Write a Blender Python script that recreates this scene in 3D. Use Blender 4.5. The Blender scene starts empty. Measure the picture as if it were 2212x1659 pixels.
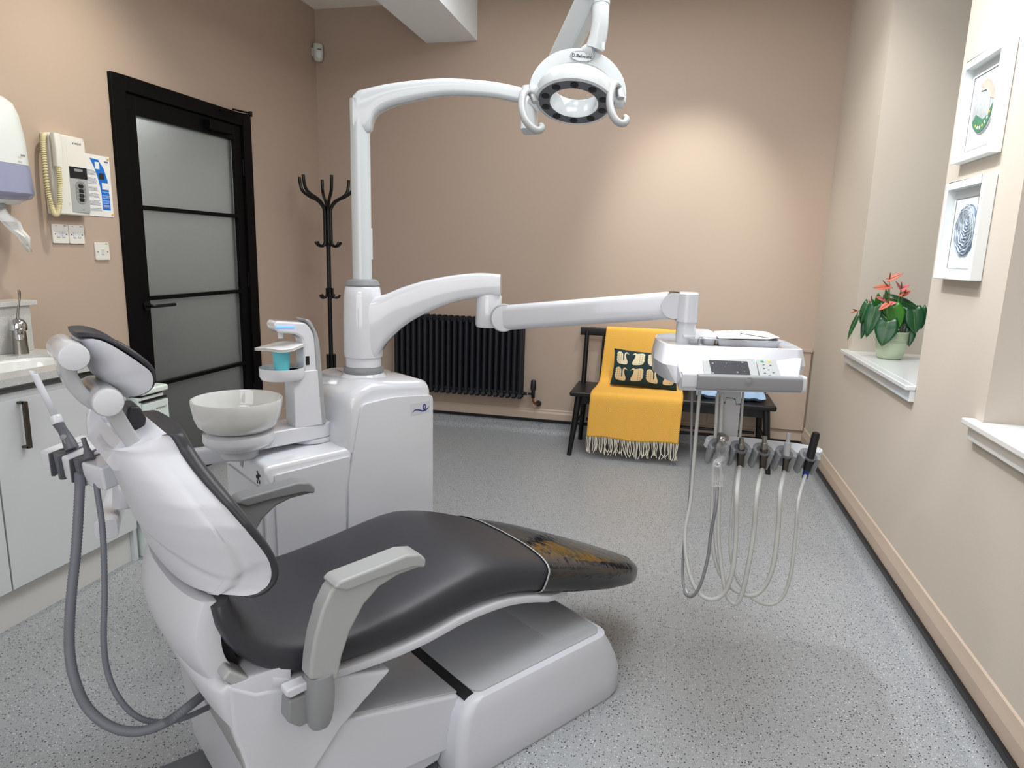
import bpy, bmesh, math, random
from mathutils import Vector, Matrix
random.seed(7)
COL = bpy.context.scene.collection
PI = math.pi
# ------------------------------------------------------------------ surveyed view of the room
FPX = 1448.82
PITCH, ROLL, YAW = 0.194034807, 0.0276968244, 0.232322746
EYE = Vector((0, 0, 1.40))
_cy, _sy, _cp, _sp = math.cos(YAW), math.sin(YAW), math.cos(PITCH), math.sin(PITCH)
FWD = Vector((-_sy*_cp, _cy*_cp, -_sp))
_r = Vector((_cy, _sy, 0)); _u = _r.cross(FWD)
RGT = _r*math.cos(ROLL) + _u*math.sin(ROLL)
UPV = _u*math.cos(ROLL) - _r*math.sin(ROLL)
TH = math.radians(54)
AX = Vector((math.cos(TH), math.sin(TH), 0))       # long axis of the dental chair, towards the feet
BX = Vector((-math.sin(TH), math.cos(TH), 0))      # across the chair, away from the viewer
GX = Vector((-_sy, _cy, 0)); RX = Vector((_cy, _sy, 0))   # horizontal frame of the instrument table
def ray(x, y): return FWD + RGT*((x-1106)/FPX) + UPV*((829.5-y)/FPX)
def onp(x, y, n, k):
    d = ray(x, y); return EYE + d*((k - EYE.dot(n))/d.dot(n))
def onX(x, y, v): return onp(x, y, Vector((1, 0, 0)), v)
def onY(x, y, v): return onp(x, y, Vector((0, 1, 0)), v)
def onZ(x, y, v): return onp(x, y, Vector((0, 0, 1)), v)
def onB(x, y, v): return onp(x, y, BX, v)
def onG(x, y, v): return onp(x, y, GX, v)
def onD(x, y, v): return EYE + ray(x, y)*v
def W(a, b, z): return AX*a + BX*b + Vector((0, 0, z))
def V(*a): return Vector(a)
# ------------------------------------------------------------------ materials
def srgb(c):
    def f(v):
        v /= 255.0
        return v/12.92 if v <= .04045 else ((v+.055)/1.055)**2.4
    return (f(c[0]), f(c[1]), f(c[2]), 1)
def mat(name, col, rough=.5, metal=0, spec=.5, coat=0, trans=0, emit=None, estr=0, bump=0, bscale=200, alpha=1, ior=1.45, var=0, vscale=8):
    m = bpy.data.materials.new(name); m.use_nodes = True
    nt = m.node_tree; b = nt.nodes['Principled BSDF']
    b.inputs['Base Color'].default_value = srgb(col)
    b.inputs['Roughness'].default_value = rough
    b.inputs['Metallic'].default_value = metal
    b.inputs['Specular IOR Level'].default_value = spec
    b.inputs['Coat Weight'].default_value = coat
    b.inputs['Coat Roughness'].default_value = .06
    b.inputs['Transmission Weight'].default_value = trans
    b.inputs['IOR'].default_value = ior
    b.inputs['Alpha'].default_value = alpha
    if emit:
        b.inputs['Emission Color'].default_value = srgb(emit); b.inputs['Emission Strength'].default_value = estr
    if bump or var:
        tc = nt.nodes.new('ShaderNodeTexCoord')
    if bump:
        n = nt.nodes.new('ShaderNodeTexNoise'); n.inputs['Scale'].default_value = bscale; n.inputs['Detail'].default_value = 3
        bp = nt.nodes.new('ShaderNodeBump'); bp.inputs['Strength'].default_value = bump; bp.inputs['Distance'].default_value = .002
        nt.links.new(tc.outputs['Object'], n.inputs['Vector'])
        nt.links.new(n.outputs['Fac'], bp.inputs['Height']); nt.links.new(bp.outputs['Normal'], b.inputs['Normal'])
    if var:
        n = nt.nodes.new('ShaderNodeTexNoise'); n.inputs['Scale'].default_value = vscale; n.inputs['Detail'].default_value = 4
        mx = nt.nodes.new('ShaderNodeMix'); mx.data_type = 'RGBA'
        mx.inputs['A'].default_value = srgb([max(0, c*(1-var)) for c in col]); mx.inputs['B'].default_value = srgb([min(255, c*(1+var)) for c in col])
        nt.links.new(tc.outputs['Object'], n.inputs['Vector'])
        nt.links.new(n.outputs['Fac'], mx.inputs['Factor']); nt.links.new(mx.outputs['Result'], b.inputs['Base Color'])
    return m
def speckle(name, base, dark, light, scale, td, tl, rough, coat=0):
    m = bpy.data.materials.new(name); m.use_nodes = True; nt = m.node_tree; b = nt.nodes['Principled BSDF']
    b.inputs['Roughness'].default_value = rough; b.inputs['Coat Weight'].default_value = coat
    tc = nt.nodes.new('ShaderNodeTexCoord')
    def chips(sc, th, off, col, prev):
        mp = nt.nodes.new('ShaderNodeMapping'); mp.inputs['Location'].default_value = (off, off*1.7, off*.3)
        nt.links.new(tc.outputs['Object'], mp.inputs['Vector'])
        nz = nt.nodes.new('ShaderNodeTexNoise'); nz.inputs['Scale'].default_value = sc*.8; nz.inputs['Detail'].default_value = 1
        va = nt.nodes.new('ShaderNodeMixRGB'); va.blend_type = 'ADD'; va.inputs['Fac'].default_value = .006
        nt.links.new(mp.outputs['Vector'], nz.inputs['Vector']); nt.links.new(mp.outputs['Vector'], va.inputs['Color1']); nt.links.new(nz.outputs['Color'], va.inputs['Color2'])
        vo = nt.nodes.new('ShaderNodeTexVoronoi'); vo.inputs['Scale'].default_value = sc; vo.inputs['Randomness'].default_value = 1
        nt.links.new(va.outputs['Color'], vo.inputs['Vector'])
        lt = nt.nodes.new('ShaderNodeMath'); lt.operation = 'LESS_THAN'; lt.inputs[1].default_value = th
        nt.links.new(vo.outputs['Distance'], lt.inputs[0])
        sp = nt.nodes.new('ShaderNodeSeparateColor'); nt.links.new(vo.outputs['Color'], sp.inputs['Color'])
        g = nt.nodes.new('ShaderNodeMath'); g.operation = 'GREATER_THAN'; g.inputs[1].default_value = .45
        nt.links.new(sp.outputs['Red'], g.inputs[0])
        mu = nt.nodes.new('ShaderNodeMath'); mu.operation = 'MULTIPLY'; nt.links.new(lt.outputs[0], mu.inputs[0]); nt.links.new(g.outputs[0], mu.inputs[1])
        mx = nt.nodes.new('ShaderNodeMix'); mx.data_type = 'RGBA'; nt.links.new(mu.outputs[0], mx.inputs['Factor'])
        nt.links.new(prev, mx.inputs['A']); mx.inputs['B'].default_value = srgb(col)
        return mx.outputs['Result']
    n = nt.nodes.new('ShaderNodeTexNoise'); n.inputs['Scale'].default_value = scale*1.3; n.inputs['Detail'].default_value = 5; n.inputs['Roughness'].default_value = .7
    nt.links.new(tc.outputs['Object'], n.inputs['Vector'])
    mx = nt.nodes.new('ShaderNodeMix'); mx.data_type = 'RGBA'
    mx.inputs['A'].default_value = srgb([c*.9 for c in base]); mx.inputs['B'].default_value = srgb([min(255, c*1.1) for c in base])
    nt.links.new(n.outputs['Fac'], mx.inputs['Factor'])
    o = mx.outputs['Result']
    o = chips(scale*1.0, tl, 3.3, light, o)
    o = chips(scale*.8, td, 0, dark, o)
    o = chips(scale*1.7, td*1.0, 7.7, [c*.55+40 for c in dark], o)
    nt.links.new(o, b.inputs['Base Color'])
    return m
M = {}
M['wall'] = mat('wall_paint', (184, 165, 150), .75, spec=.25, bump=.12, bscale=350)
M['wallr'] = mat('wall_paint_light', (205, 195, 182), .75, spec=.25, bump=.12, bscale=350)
M['skirt'] = mat('skirting_paint', (192, 174, 157), .5)
M['ceil'] = mat('ceiling_paint', (246, 245, 240), .8, bump=.08, bscale=250)
M['beam'] = mat('beam_paint', (244, 250, 254), .7)
M['floor'] = speckle('speckled_vinyl', (160, 164, 167), (50, 50, 56), (222, 223, 225), 130, .25, .21, .36)
M['stone'] = speckle('speckled_worktop', (192, 192, 190), (150, 145, 140), (225, 225, 224), 330, .22, .3, .3)
M['blackcap'] = mat('black_trim', (22, 21, 24), .4)
M['blackdoor'] = mat('black_door_paint', (8, 8, 10), .5, spec=.15, bump=.05)
M['black'] = mat('black_metal', (14, 14, 15), .3)
M['benchwood'] = mat('black_painted_wood', (18, 18, 21), .35)
M['rad'] = mat('anthracite_metal', (32, 35, 42), .38)
M['white'] = mat('white_plastic', (212, 215, 222), .22, coat=.5)
M['whitem'] = mat('white_satin_plastic', (208, 211, 219), .38)
M['silver'] = mat('silver_grey_cover', (176, 179, 183), .26, coat=.5)
M['unit'] = mat('unit_gloss_plastic', (224, 227, 234), .15, coat=.8)
M['lamp'] = mat('lamp_gloss_plastic', (208, 214, 217), .2, coat=.5)
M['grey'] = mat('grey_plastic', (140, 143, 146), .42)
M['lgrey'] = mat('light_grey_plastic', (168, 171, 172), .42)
M['dgrey'] = mat('dark_grey_rubber', (98, 101, 108), .45)
M['lens'] = mat('lens_ring_grey', (92, 94, 102), .3)
M['uph'] = mat('dark_grey_upholstery', (53, 54, 60), .42, bump=.1, bscale=900)
M['ceramic'] = mat('white_ceramic', (226, 228, 226), .1, coat=1)
M['lam'] = mat('white_laminate', (208, 212, 214), .32)
M['plinth'] = mat('plinth_laminate', (214, 214, 211), .3)
M['chrome'] = mat('chrome', (205, 207, 210), .1, metal=1)
M['steel'] = mat('brushed_steel', (150, 147, 142), .32, metal=1)
M['nickel'] = mat('dark_nickel', (96, 90, 82), .35, metal=1)
M['cup'] = mat('blue_plastic_cup', (110, 208, 222), .35)
M['paper'] = mat('white_paper', (232, 232, 230), .85)
M['tissue'] = mat('tissue_paper', (224, 214, 200), .9)
M['towelw'] = mat('dispenser_white', (226, 231, 231), .25, coat=.4)
M['towelb'] = mat('dispenser_smoky_blue', (152, 156, 186), .25, coat=.4)
M['cream'] = mat('cream_cord', (218, 208, 168), .5)
M['xwhite'] = mat('aged_white_plastic', (226, 224, 218), .35)
M['ink'] = mat('black_ink', (22, 22, 24), .6)
M['blue'] = mat('poster_blue', (20, 110, 205), .6)
M['bluetext'] = mat('blue_ink', (70, 90, 150), .6)
M['navy'] = mat('navy_logo', (25, 45, 125), .4)
M['hose'] = mat('grey_hose', (112, 116, 126), .5)
M['lhose'] = mat('light_grey_hose', (182, 184, 182), .42)
M['mhose'] = mat('mid_grey_hose', (120, 122, 126), .42)
M['screen'] = mat('dark_screen', (50, 51, 56), .4, spec=.25)
M['green'] = mat('green_button', (30, 150, 90), .4)
M['amber'] = mat('amber_button', (225, 180, 60), .4)
M['teal'] = mat('teal_fabric', (24, 48, 52), .9, bump=.3, bscale=900)
M['swan'] = mat('cream_print', (214, 202, 170), .9)
M['swan2'] = mat('peach_print', (206, 180, 140), .9)
M['bluef'] = mat('pale_blue_fabric', (150, 178, 210), .85, var=.2, vscale=14)
M['fringe'] = mat('cream_fringe', (228, 222, 208), .9)
M['frame'] = mat('white_frame_paint', (232, 236, 236), .35)
M['mount'] = mat('mount_board', (226, 232, 232), .8)
M['sill'] = mat('white_gloss_paint', (226, 230, 232), .2, coat=.4)
M['soil'] = mat('dark_soil', (32, 26, 22), .95)
M['leaf'] = mat('dark_green_leaf', (22, 74, 40), .28, coat=.3, var=.25, vscale=30)
M['leafl'] = mat('fresh_green_leaf', (60, 122, 40), .3, coat=.3, var=.2, vscale=30)
M['stem'] = mat('green_stem', (110, 140, 70), .5)
M['spathe'] = mat('coral_spathe', (214, 112, 92), .4, var=.15, vscale=40)
M['pink'] = mat('pink_spathe', (226, 120, 130), .4, var=.1, vscale=40)
M['spadix'] = mat('brown_spadix', (120, 80, 62), .6)
M['led'] = mat('blue_indicator', (90, 140, 255), .3, emit=(70, 130, 255), estr=2.5)
M['ledlamp'] = mat('recessed_lamp_glow', (255, 255, 255), .5, emit=(255, 246, 232), estr=14)
M['pir'] = mat('sensor_plastic', (208, 212, 206), .35)
M['bin'] = mat('bin_white', (224, 236, 232), .2, coat=.4)
M['copper'] = mat('copper_pipe', (170, 100, 70), .3, metal=1)
M['hall'] = mat('corridor_paint', (176, 178, 176), .8)
M['halld'] = mat('corridor_dark', (14, 15, 16), .8)
# clear film
def film():
    m = bpy.data.materials.new('clear_film'); m.use_nodes = True; nt = m.node_tree; nt.nodes.clear()
    o = nt.nodes.new('ShaderNodeOutputMaterial'); t = nt.nodes.new('ShaderNodeBsdfTransparent'); g = nt.nodes.new('ShaderNodeBsdfGlossy')
    g.inputs['Roughness'].default_value = .07; t.inputs['Color'].default_value = (.94, .94, .95, 1)
    f = nt.nodes.new('ShaderNodeFresnel'); f.inputs['IOR'].default_value = 1.9
    n = nt.nodes.new('ShaderNodeTexNoise'); n.inputs['Scale'].default_value = 14; tc = nt.nodes.new('ShaderNodeTexCoord')
    mp = nt.nodes.new('ShaderNodeMapping'); mp.inputs['Scale'].default_value = (1, 1, 5)
    bp = nt.nodes.new('ShaderNodeBump'); bp.inputs['Strength'].default_value = .35; bp.inputs['Distance'].default_value = .01
    nt.links.new(tc.outputs['Object'], mp.inputs['Vector']); nt.links.new(mp.outputs['Vector'], n.inputs['Vector']); nt.links.new(n.outputs['Fac'], bp.inputs['Height']); nt.links.new(bp.outputs['Normal'], g.inputs['Normal'])
    mx = nt.nodes.new('ShaderNodeMixShader'); nt.links.new(f.outputs[0], mx.inputs[0]); nt.links.new(t.outputs[0], mx.inputs[1]); nt.links.new(g.outputs[0], mx.inputs[2])
    nt.links.new(mx.outputs[0], o.inputs['Surface']); return m
M['film'] = film()
def film2():
    m = bpy.data.materials.new('clear_sleeve'); m.use_nodes = True; nt = m.node_tree; nt.nodes.clear()
    o = nt.nodes.new('ShaderNodeOutputMaterial'); t = nt.nodes.new('ShaderNodeBsdfTransparent'); g = nt.nodes.new('ShaderNodeBsdfGlossy'); df = nt.nodes.new('ShaderNodeBsdfDiffuse')
    g.inputs['Roughness'].default_value = .12; df.inputs['Color'].default_value = (.85, .87, .9, 1)
    n = nt.nodes.new('ShaderNodeTexNoise'); n.inputs['Scale'].default_value = 90; tc = nt.nodes.new('ShaderNodeTexCoord')
    bp = nt.nodes.new('ShaderNodeBump'); bp.inputs['Strength'].default_value = .8; bp.inputs['Distance'].default_value = .01
    nt.links.new(tc.outputs['Object'], n.inputs['Vector']); nt.links.new(n.outputs['Fac'], bp.inputs['Height']); nt.links.new(bp.outputs['Normal'], g.inputs['Normal'])
    m1 = nt.nodes.new('ShaderNodeMixShader'); m1.inputs[0].default_value = .5; nt.links.new(g.outputs[0], m1.inputs[1]); nt.links.new(df.outputs[0], m1.inputs[2])
    lw = nt.nodes.new('ShaderNodeLayerWeight'); lw.inputs[0].default_value = .35
    ad = nt.nodes.new('ShaderNodeMath'); ad.operation = 'MULTIPLY_ADD'; ad.inputs[1].default_value = .5; ad.inputs[2].default_value = .16; nt.links.new(lw.outputs['Facing'], ad.inputs[0])
    m2 = nt.nodes.new('ShaderNodeMixShader'); nt.links.new(ad.outputs[0], m2.inputs[0]); nt.links.new(t.outputs[0], m2.inputs[1]); nt.links.new(m1.outputs[0], m2.inputs[2])
    nt.links.new(m2.outputs[0], o.inputs['Surface']); return m
M['sleeve'] = film2()
def frosted():
    m = mat('obscure_glass', (205, 208, 206), .42, trans=.92, ior=1.3)
    nt = m.node_tree; b = nt.nodes['Principled BSDF']
    n = nt.nodes.new('ShaderNodeTexNoise'); n.inputs['Scale'].default_value = 260; tc = nt.nodes.new('ShaderNodeTexCoord')
    bp = nt.nodes.new('ShaderNodeBump'); bp.inputs['Strength'].default_value = .5; bp.inputs['Distance'].default_value = .004
    nt.links.new(tc.outputs['Object'], n.inputs['Vector']); nt.links.new(n.outputs['Fac'], bp.inputs['Height']); nt.links.new(bp.outputs['Normal'], b.inputs['Normal'])
    return m
M['frost'] = frosted()
def herring():
    m = bpy.data.materials.new('mustard_herringbone'); m.use_nodes = True; nt = m.node_tree; b = nt.nodes['Principled BSDF']
    b.inputs['Roughness'].default_value = .95; b.inputs['Specular IOR Level'].default_value = .1
    uv = nt.nodes.new('ShaderNodeUVMap'); sp = nt.nodes.new('ShaderNodeSeparateXYZ'); nt.links.new(uv.outputs[0], sp.inputs[0])
    def mth(op, a, c=None):
        n = nt.nodes.new('ShaderNodeMath'); n.operation = op
        for i, v in enumerate((a, c)):
            if v is None: continue
            if isinstance(v, (int, float)): n.inputs[i].default_value = v
            else: nt.links.new(v, n.inputs[i])
        return n.outputs[0]
    zig = mth('PINGPONG', sp.outputs['X'], .062)
    s = mth('ADD', mth('MULTIPLY', zig, 1.0), sp.outputs['Y'])
    w = mth('SINE', mth('MULTIPLY', s, 2*PI/.0125))
    f = mth('ADD', mth('MULTIPLY', w, .5), .5)
    f = mth('POWER', f, 2.2)
    mx = nt.nodes.new('ShaderNodeMix'); mx.data_type = 'RGBA'; nt.links.new(f, mx.inputs['Factor'])
    mx.inputs['A'].default_value = srgb((232, 164, 40)); mx.inputs['B'].default_value = srgb((240, 208, 132))
    nt.links.new(mx.outputs['Result'], b.inputs['Base Color'])
    bp = nt.nodes.new('ShaderNodeBump'); bp.inputs['Strength'].default_value = .4; bp.inputs['Distance'].default_value = .001
    nt.links.new(f, bp.inputs['Height']); nt.links.new(bp.outputs['Normal'], b.inputs['Normal'])
    return m
M['mustard'] = herring()
# ------------------------------------------------------------------ geometry helpers: every helper returns (verts, faces)
def join(*gs):
    v, f = [], []
    for g in gs:
        o = len(v); v += list(g[0]); f += [tuple(i+o for i in q) for q in g[1]]
    return v, f
def box(lo, hi, fr=None):
    x0, y0, z0 = lo; x1, y1, z1 = hi
    p = [(x0, y0, z0), (x1, y0, z0), (x1, y1, z0), (x0, y1, z0), (x0, y0, z1), (x1, y0, z1), (x1, y1, z1), (x0, y1, z1)]
    p = [fr(*q) if fr else Vector(q) for q in p]
    return p, [(0, 3, 2, 1), (4, 5, 6, 7), (0, 1, 5, 4), (1, 2, 6, 5), (2, 3, 7, 6), (3, 0, 4, 7)]
def rings(rs, caps=True, closed=True, loop=False):
    n = len(rs[0]); v = [Vector(p) for r in rs for p in r]; f = []
    m = len(rs)
    for i in range(m if loop else m-1):
        a, b = i*n, ((i+1) % m)*n
        for j in range(n if closed else n-1):
            k = (j+1) % n; f.append((a+j, a+k, b+k, b+j))
    if caps and not loop:
        f.append(tuple(range(n))[::-1]); f.append(tuple((m-1)*n+j for j in range(n)))
    return v, f
def prism(poly, fr, t0, t1):
    """poly: 2D points, fr(u,v,t)->world, extruded from t0 to t1"""
    return rings([[fr(u, v, t0) for u, v in poly], [fr(u, v, t1) for u, v in poly]])
def prismw(pts, d):
    """world polygon pts extruded by vector d"""
    return rings([[Vector(p) for p in pts], [Vector(p)+d for p in pts]])
def spline(pts, n=6, closed=False):
    P = [Vector(p) for p in pts]; out = []; m = len(P)
    rng = range(m if closed else m-1)
    for i in rng:
        if closed: p0, p1, p2, p3 = P[(i-1) % m], P[i], P[(i+1) % m], P[(i+2) % m]
        else: p0, p1, p2, p3 = P[max(i-1, 0)], P[i], P[i+1], P[min(i+2, m-1)]
        for k in range(n):
            t = k/n; t2, t3 = t*t, t*t*t
            out.append(.5*((2*p1)+(-p0+p2)*t+(2*p0-5*p1+4*p2-p3)*t2+(-p0+3*p1-3*p2+p3)*t3))
    if not closed: out.append(P[-1])
    return out
def frames(path, up=None):
    T = []
    for i in range(len(path)):
        a = path[max(i-1, 0)]; b = path[min(i+1, len(path)-1)]; T.append((b-a).normalized())
    if up is None:
        u = Vector((0, 0, 1)) if abs(T[0].z) < .9 else Vector((1, 0, 0))
    else: u = Vector(up)
    N = []
    n = (u - T[0]*u.dot(T[0])).normalized()
    for t in T:
        if up is not None: n = (u - t*u.dot(t))
        else: n = n - t*n.dot(t)
        n.normalize(); N.append(n.copy())
    return T, N, [T[i].cross(N[i]) for i in range(len(T))]
def sweep(path, sec, up=None, caps=True, scale=None):
    """sec: list of (x along binormal, y along normal)"""
    path = [Vector(p) for p in path]; T, N, B = frames(path, up); rs = []
    for i, p in enumerate(path):
        s = scale[i] if scale else (1, 1)
        if not isinstance(s, (tuple, list)): s = (s, s)
        rs.append([p + B[i]*(x*s[0]) + N[i]*(y*s[1]) for x, y in sec])
    return rings(rs, caps)
def circ(r, n=16, ry=None): return [(r*math.cos(2*PI*i/n), (ry or r)*math.sin(2*PI*i/n)) for i in range(n)]
def rrect(w, h, r, n=4):
    out = []
    r = min(r, w/2-1e-5, h/2-1e-5)
    for cx, cy, a0 in ((w/2-r, h/2-r, 0), (-w/2+r, h/2-r, 90), (-w/2+r, -h/2+r, 180), (w/2-r, -h/2+r, 270)):
        for k in range(n+1):
            a = math.radians(a0+90*k/n); out.append((cx+r*math.cos(a), cy+r*math.sin(a)))
    return out
def tube(path, r, n=14, up=None, caps=True):
    if isinstance(r, (int, float)): return sweep(path, circ(r, n), up, caps)
    return sweep(path, circ(1, n), up, caps, [x for x in r])
def cyl(p0, p1, r, n=24, r1=None, bev=0):
    p0, p1 = Vector(p0), Vector(p1); d = (p1-p0); L = d.length; d.normalize(); r1 = r if r1 is None else r1
    if bev <= 0: return tube([p0, p1], [r, r1], n)
    return tube([p0, p0+d*bev*.3, p0+d*bev, p1-d*bev, p1-d*bev*.3, p1], [r-bev, r-bev*.3, r, r1, r1-bev*.3, r1-bev], n)
def lathe(prof, c, ax=(0, 0, 1), n=40, caps=True):
    c = Vector(c); ax = Vector(ax).normalized()
    u = Vector((1, 0, 0)) if abs(ax.x) < .9 else Vector((0, 1, 0)); u = (u-ax*u.dot(ax)).normalized(); w = ax.cross(u)
    return rings([[c+ax*z+(u*math.cos(2*PI*k/n)+w*math.sin(2*PI*k/n))*r for k in range(n)] for r, z in prof], caps)
def ellipsoid(c, rx, ry, rz, fr=None, n=24, m=14, e=1.0):
    rs = []
    def se(v, e): return math.copysign(abs(v)**e, v)
    for i in range(m+1):
        ph = -PI/2+PI*i/m; rr = max(.001, math.cos(ph)**e if math.cos(ph) > 0 else .001); z = se(math.sin(ph), e)
        rs.append([Vector(c)+Vector((rx*rr*se(math.cos(t), e), ry*rr*se(math.sin(t), e), rz*z)) for t in [2*PI*k/n for k in range(n)]])
    g = rings(rs)
    if fr: g = ([fr(*p) for p in g[0]], g[1])
    return g
def puff(T, B, wid, cen, fr, e=.45, n=28, bulge=0):
    """loft along paired profile lines: T upper line and B lower line of (a,z); wid half widths; cen centre b. fr(a,b,z)."""
    rs = []
    def se(v): return math.copysign(abs(v)**e, v)
    for i in range(len(T)):
        t, b = T[i], B[i]; w = wid[i] if isinstance(wid, (list, tuple)) else wid
        r = []
        for k in range(n):
            ph = 2*PI*k/n; s = se(math.cos(ph)); y = (1+se(math.sin(ph)))/2
            if bulge: y += bulge*(1-s*s)*y
            a = b[0]+(t[0]-b[0])*y; z = b[1]+(t[1]-b[1])*y
            r.append(fr(a, cen+s*w, z))
        rs.append(r)
    return rings(rs)
def resample(pts, n):
    P = [Vector((p[0], p[1], 0)) for p in pts]; P = spline(P, 8)
    L = [0]
    for i in range(1, len(P)): L.append(L[-1]+(P[i]-P[i-1]).length)
    out = []
    for k in range(n):
        t = L[-1]*k/(n-1); j = 0
        while j < len(L)-2 and L[j+1] < t: j += 1
        f = (t-L[j])/max(1e-9, L[j+1]-L[j]); q = P[j].lerp(P[j+1], min(1, max(0, f))); out.append((q.x, q.y))
    return out
def resamp(pts, n):
    return [tuple(v) for v in zip(*[_r1([p[i] for p in pts], n) for i in range(len(pts[0]))])]
def _r1(v, n):
    out = []
    for k in range(n):
        t = (len(v)-1)*k/(n-1); i = min(int(t), len(v)-2); out.append(v[i]+(v[i+1]-v[i])*(t-i))
    return out
# ------------------------------------------------------------------ objects
WL = {}
def empty(name, loc, label=None, cat=None, group=None):
    o = bpy.data.objects.new(name, None); COL.objects.link(o); o.location = loc; o.empty_display_size = .05
    WL[o] = Vector(loc)
    if label: o['label'] = label
    if cat: o['category'] = cat
    if group: o['group'] = group
    return o
def obj(name, g, m, parent=None, smooth=True, ang=38, bev=0, seg=2, label=None, cat=None, group=None, kind=None, sub=0, solid=0, uv=None):
    v, f = g
    v = [Vector(p) for p in v]
    if parent is not None: org = WL[parent]
    else:
        xs = [p.x for p in v]; ys = [p.y for p in v]; zs = [p.z for p in v]
        org = Vector(((min(xs)+max(xs))/2, (min(ys)+max(ys))/2, min(zs)))
    me = bpy.data.meshes.new(name); me.from_pydata([tuple(p-org) for p in v], [], f); me.update()
    bm = bmesh.new(); bm.from_mesh(me); bmesh.ops.remove_doubles(bm, verts=bm.verts, dist=1e-5)
    bmesh.ops.recalc_face_normals(bm, faces=bm.faces); bm.to_mesh(me); bm.free()
    if uv:
        lay = me.uv_layers.new(name='UVMap')
        for lp in me.loops:
            p = me.vertices[lp.vertex_index].co+org; lay.data[lp.index].uv = uv(p)
    o = bpy.data.objects.new(name, me); COL.objects.link(o)
    me.materials.append(M[m] if isinstance(m, str) else m)
    if smooth:
        me.polygons.foreach_set('use_smooth', [True]*len(me.polygons)); me.set_sharp_from_angle(angle=math.radians(ang))
    if parent is not None: o.parent = parent
    else: o.location = org
    WL[o] = org
    if solid:
        md = o.modifiers.new('Solid', 'SOLIDIFY'); md.thickness = solid; md.offset = 0
    if bev:
        md = o.modifiers.new('Bevel', 'BEVEL'); md.width = bev; md.segments = seg; md.limit_method = 'ANGLE'; md.angle_limit = math.radians(35); md.harden_normals = True
    if sub:
        md = o.modifiers.new('Sub', 'SUBSURF'); md.levels = sub; md.render_levels = sub
    if label: o['label'] = label
    if cat: o['category'] = cat
    if group: o['group'] = group
    if kind: o['kind'] = kind
    return o
def struct(name, g, m, **k): return obj(name, g, m, kind='structure', **k)
def text(s, size, org, xd, yd, depth=.0006, align='CENTER', bold=0):
    """lettering as a thin raised mesh lying in the plane (xd, yd) at org"""
    cu = bpy.data.curves.new('lettering', 'FONT'); cu.body = s; cu.size = size; cu.align_x = align; cu.align_y = 'CENTER'
    cu.extrude = 0; cu.offset = bold*size; cu.resolution_u = 3
    o = bpy.data.objects.new('lettering', cu); COL.objects.link(o)
    dg = bpy.context.evaluated_depsgraph_get(); me = bpy.data.meshes.new_from_object(o.evaluated_get(dg))
    xd, yd = Vector(xd).normalized(), Vector(yd).normalized(); nd = xd.cross(yd)
    v = [Vector(org)+xd*p.co.x+yd*p.co.y+nd*depth for p in me.vertices]; f = [tuple(p.vertices) for p in me.polygons]
    bpy.data.objects.remove(o); bpy.data.curves.remove(cu); bpy.data.meshes.remove(me)
    return v, f
def plate(org, xd, yd, w, h, t, r=0, n=4):
    """rounded plate centred at org in the plane (xd,yd), t thick towards xd x yd"""
    xd, yd = Vector(xd).normalized(), Vector(yd).normalized(); nd = xd.cross(yd); org = Vector(org)
    sec = rrect(w, h, r, n) if r > 0 else [(w/2, h/2), (-w/2, h/2), (-w/2, -h/2), (w/2, -h/2)]
    return rings([[org+xd*x+yd*y for x, y in sec], [org+xd*x+yd*y+nd*t for x, y in sec]])
def copy_tree(o, dv, parent=None):
    c = o.copy(); COL.objects.link(c)
    if parent is None: c.location = o.location+dv; WL[c] = WL[o]+dv
    else: c.parent = parent; WL[c] = WL[parent]
    for ch in list(o.children): copy_tree(ch, dv, c)
    return c
# ================================================================== THE ROOM
XL, XR, YB, YF, ZC = -2.83, .976, 5.06, -2.0, 3.18
T_ = .12
struct('floor', box((XL, YF, -.05), (XR, YB, 0)), 'floor', smooth=False)
struct('ceiling', box((XL-.1, YF-.1, ZC), (XR+.6, YB+.1, ZC+.1)), 'ceil', smooth=False)
struct('trim_1', box((-1.92, YF, 2.904), (-1.53, YB, ZC)), 'beam', smooth=False)
struct('wall_back', box((XL-T_, YB, 0), (XR+T_, YB+T_, ZC)), 'wall', smooth=False)
struct('wall_front', box((XL-T_, YF-T_, 0), (XR+.6, YF, ZC)), 'wall', smooth=False)
DY0, DY1, DZ = 3.0, 4.152, 2.232
struct('wall_left', join(box((XL-T_, YF, 0), (XL, DY0+.03, ZC)), box((XL-T_, DY1-.03, 0), (XL, YB, ZC)), box((XL-T_, DY0+.03, DZ-.03), (XL, DY1-.03, ZC))), 'wall', smooth=False)
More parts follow.
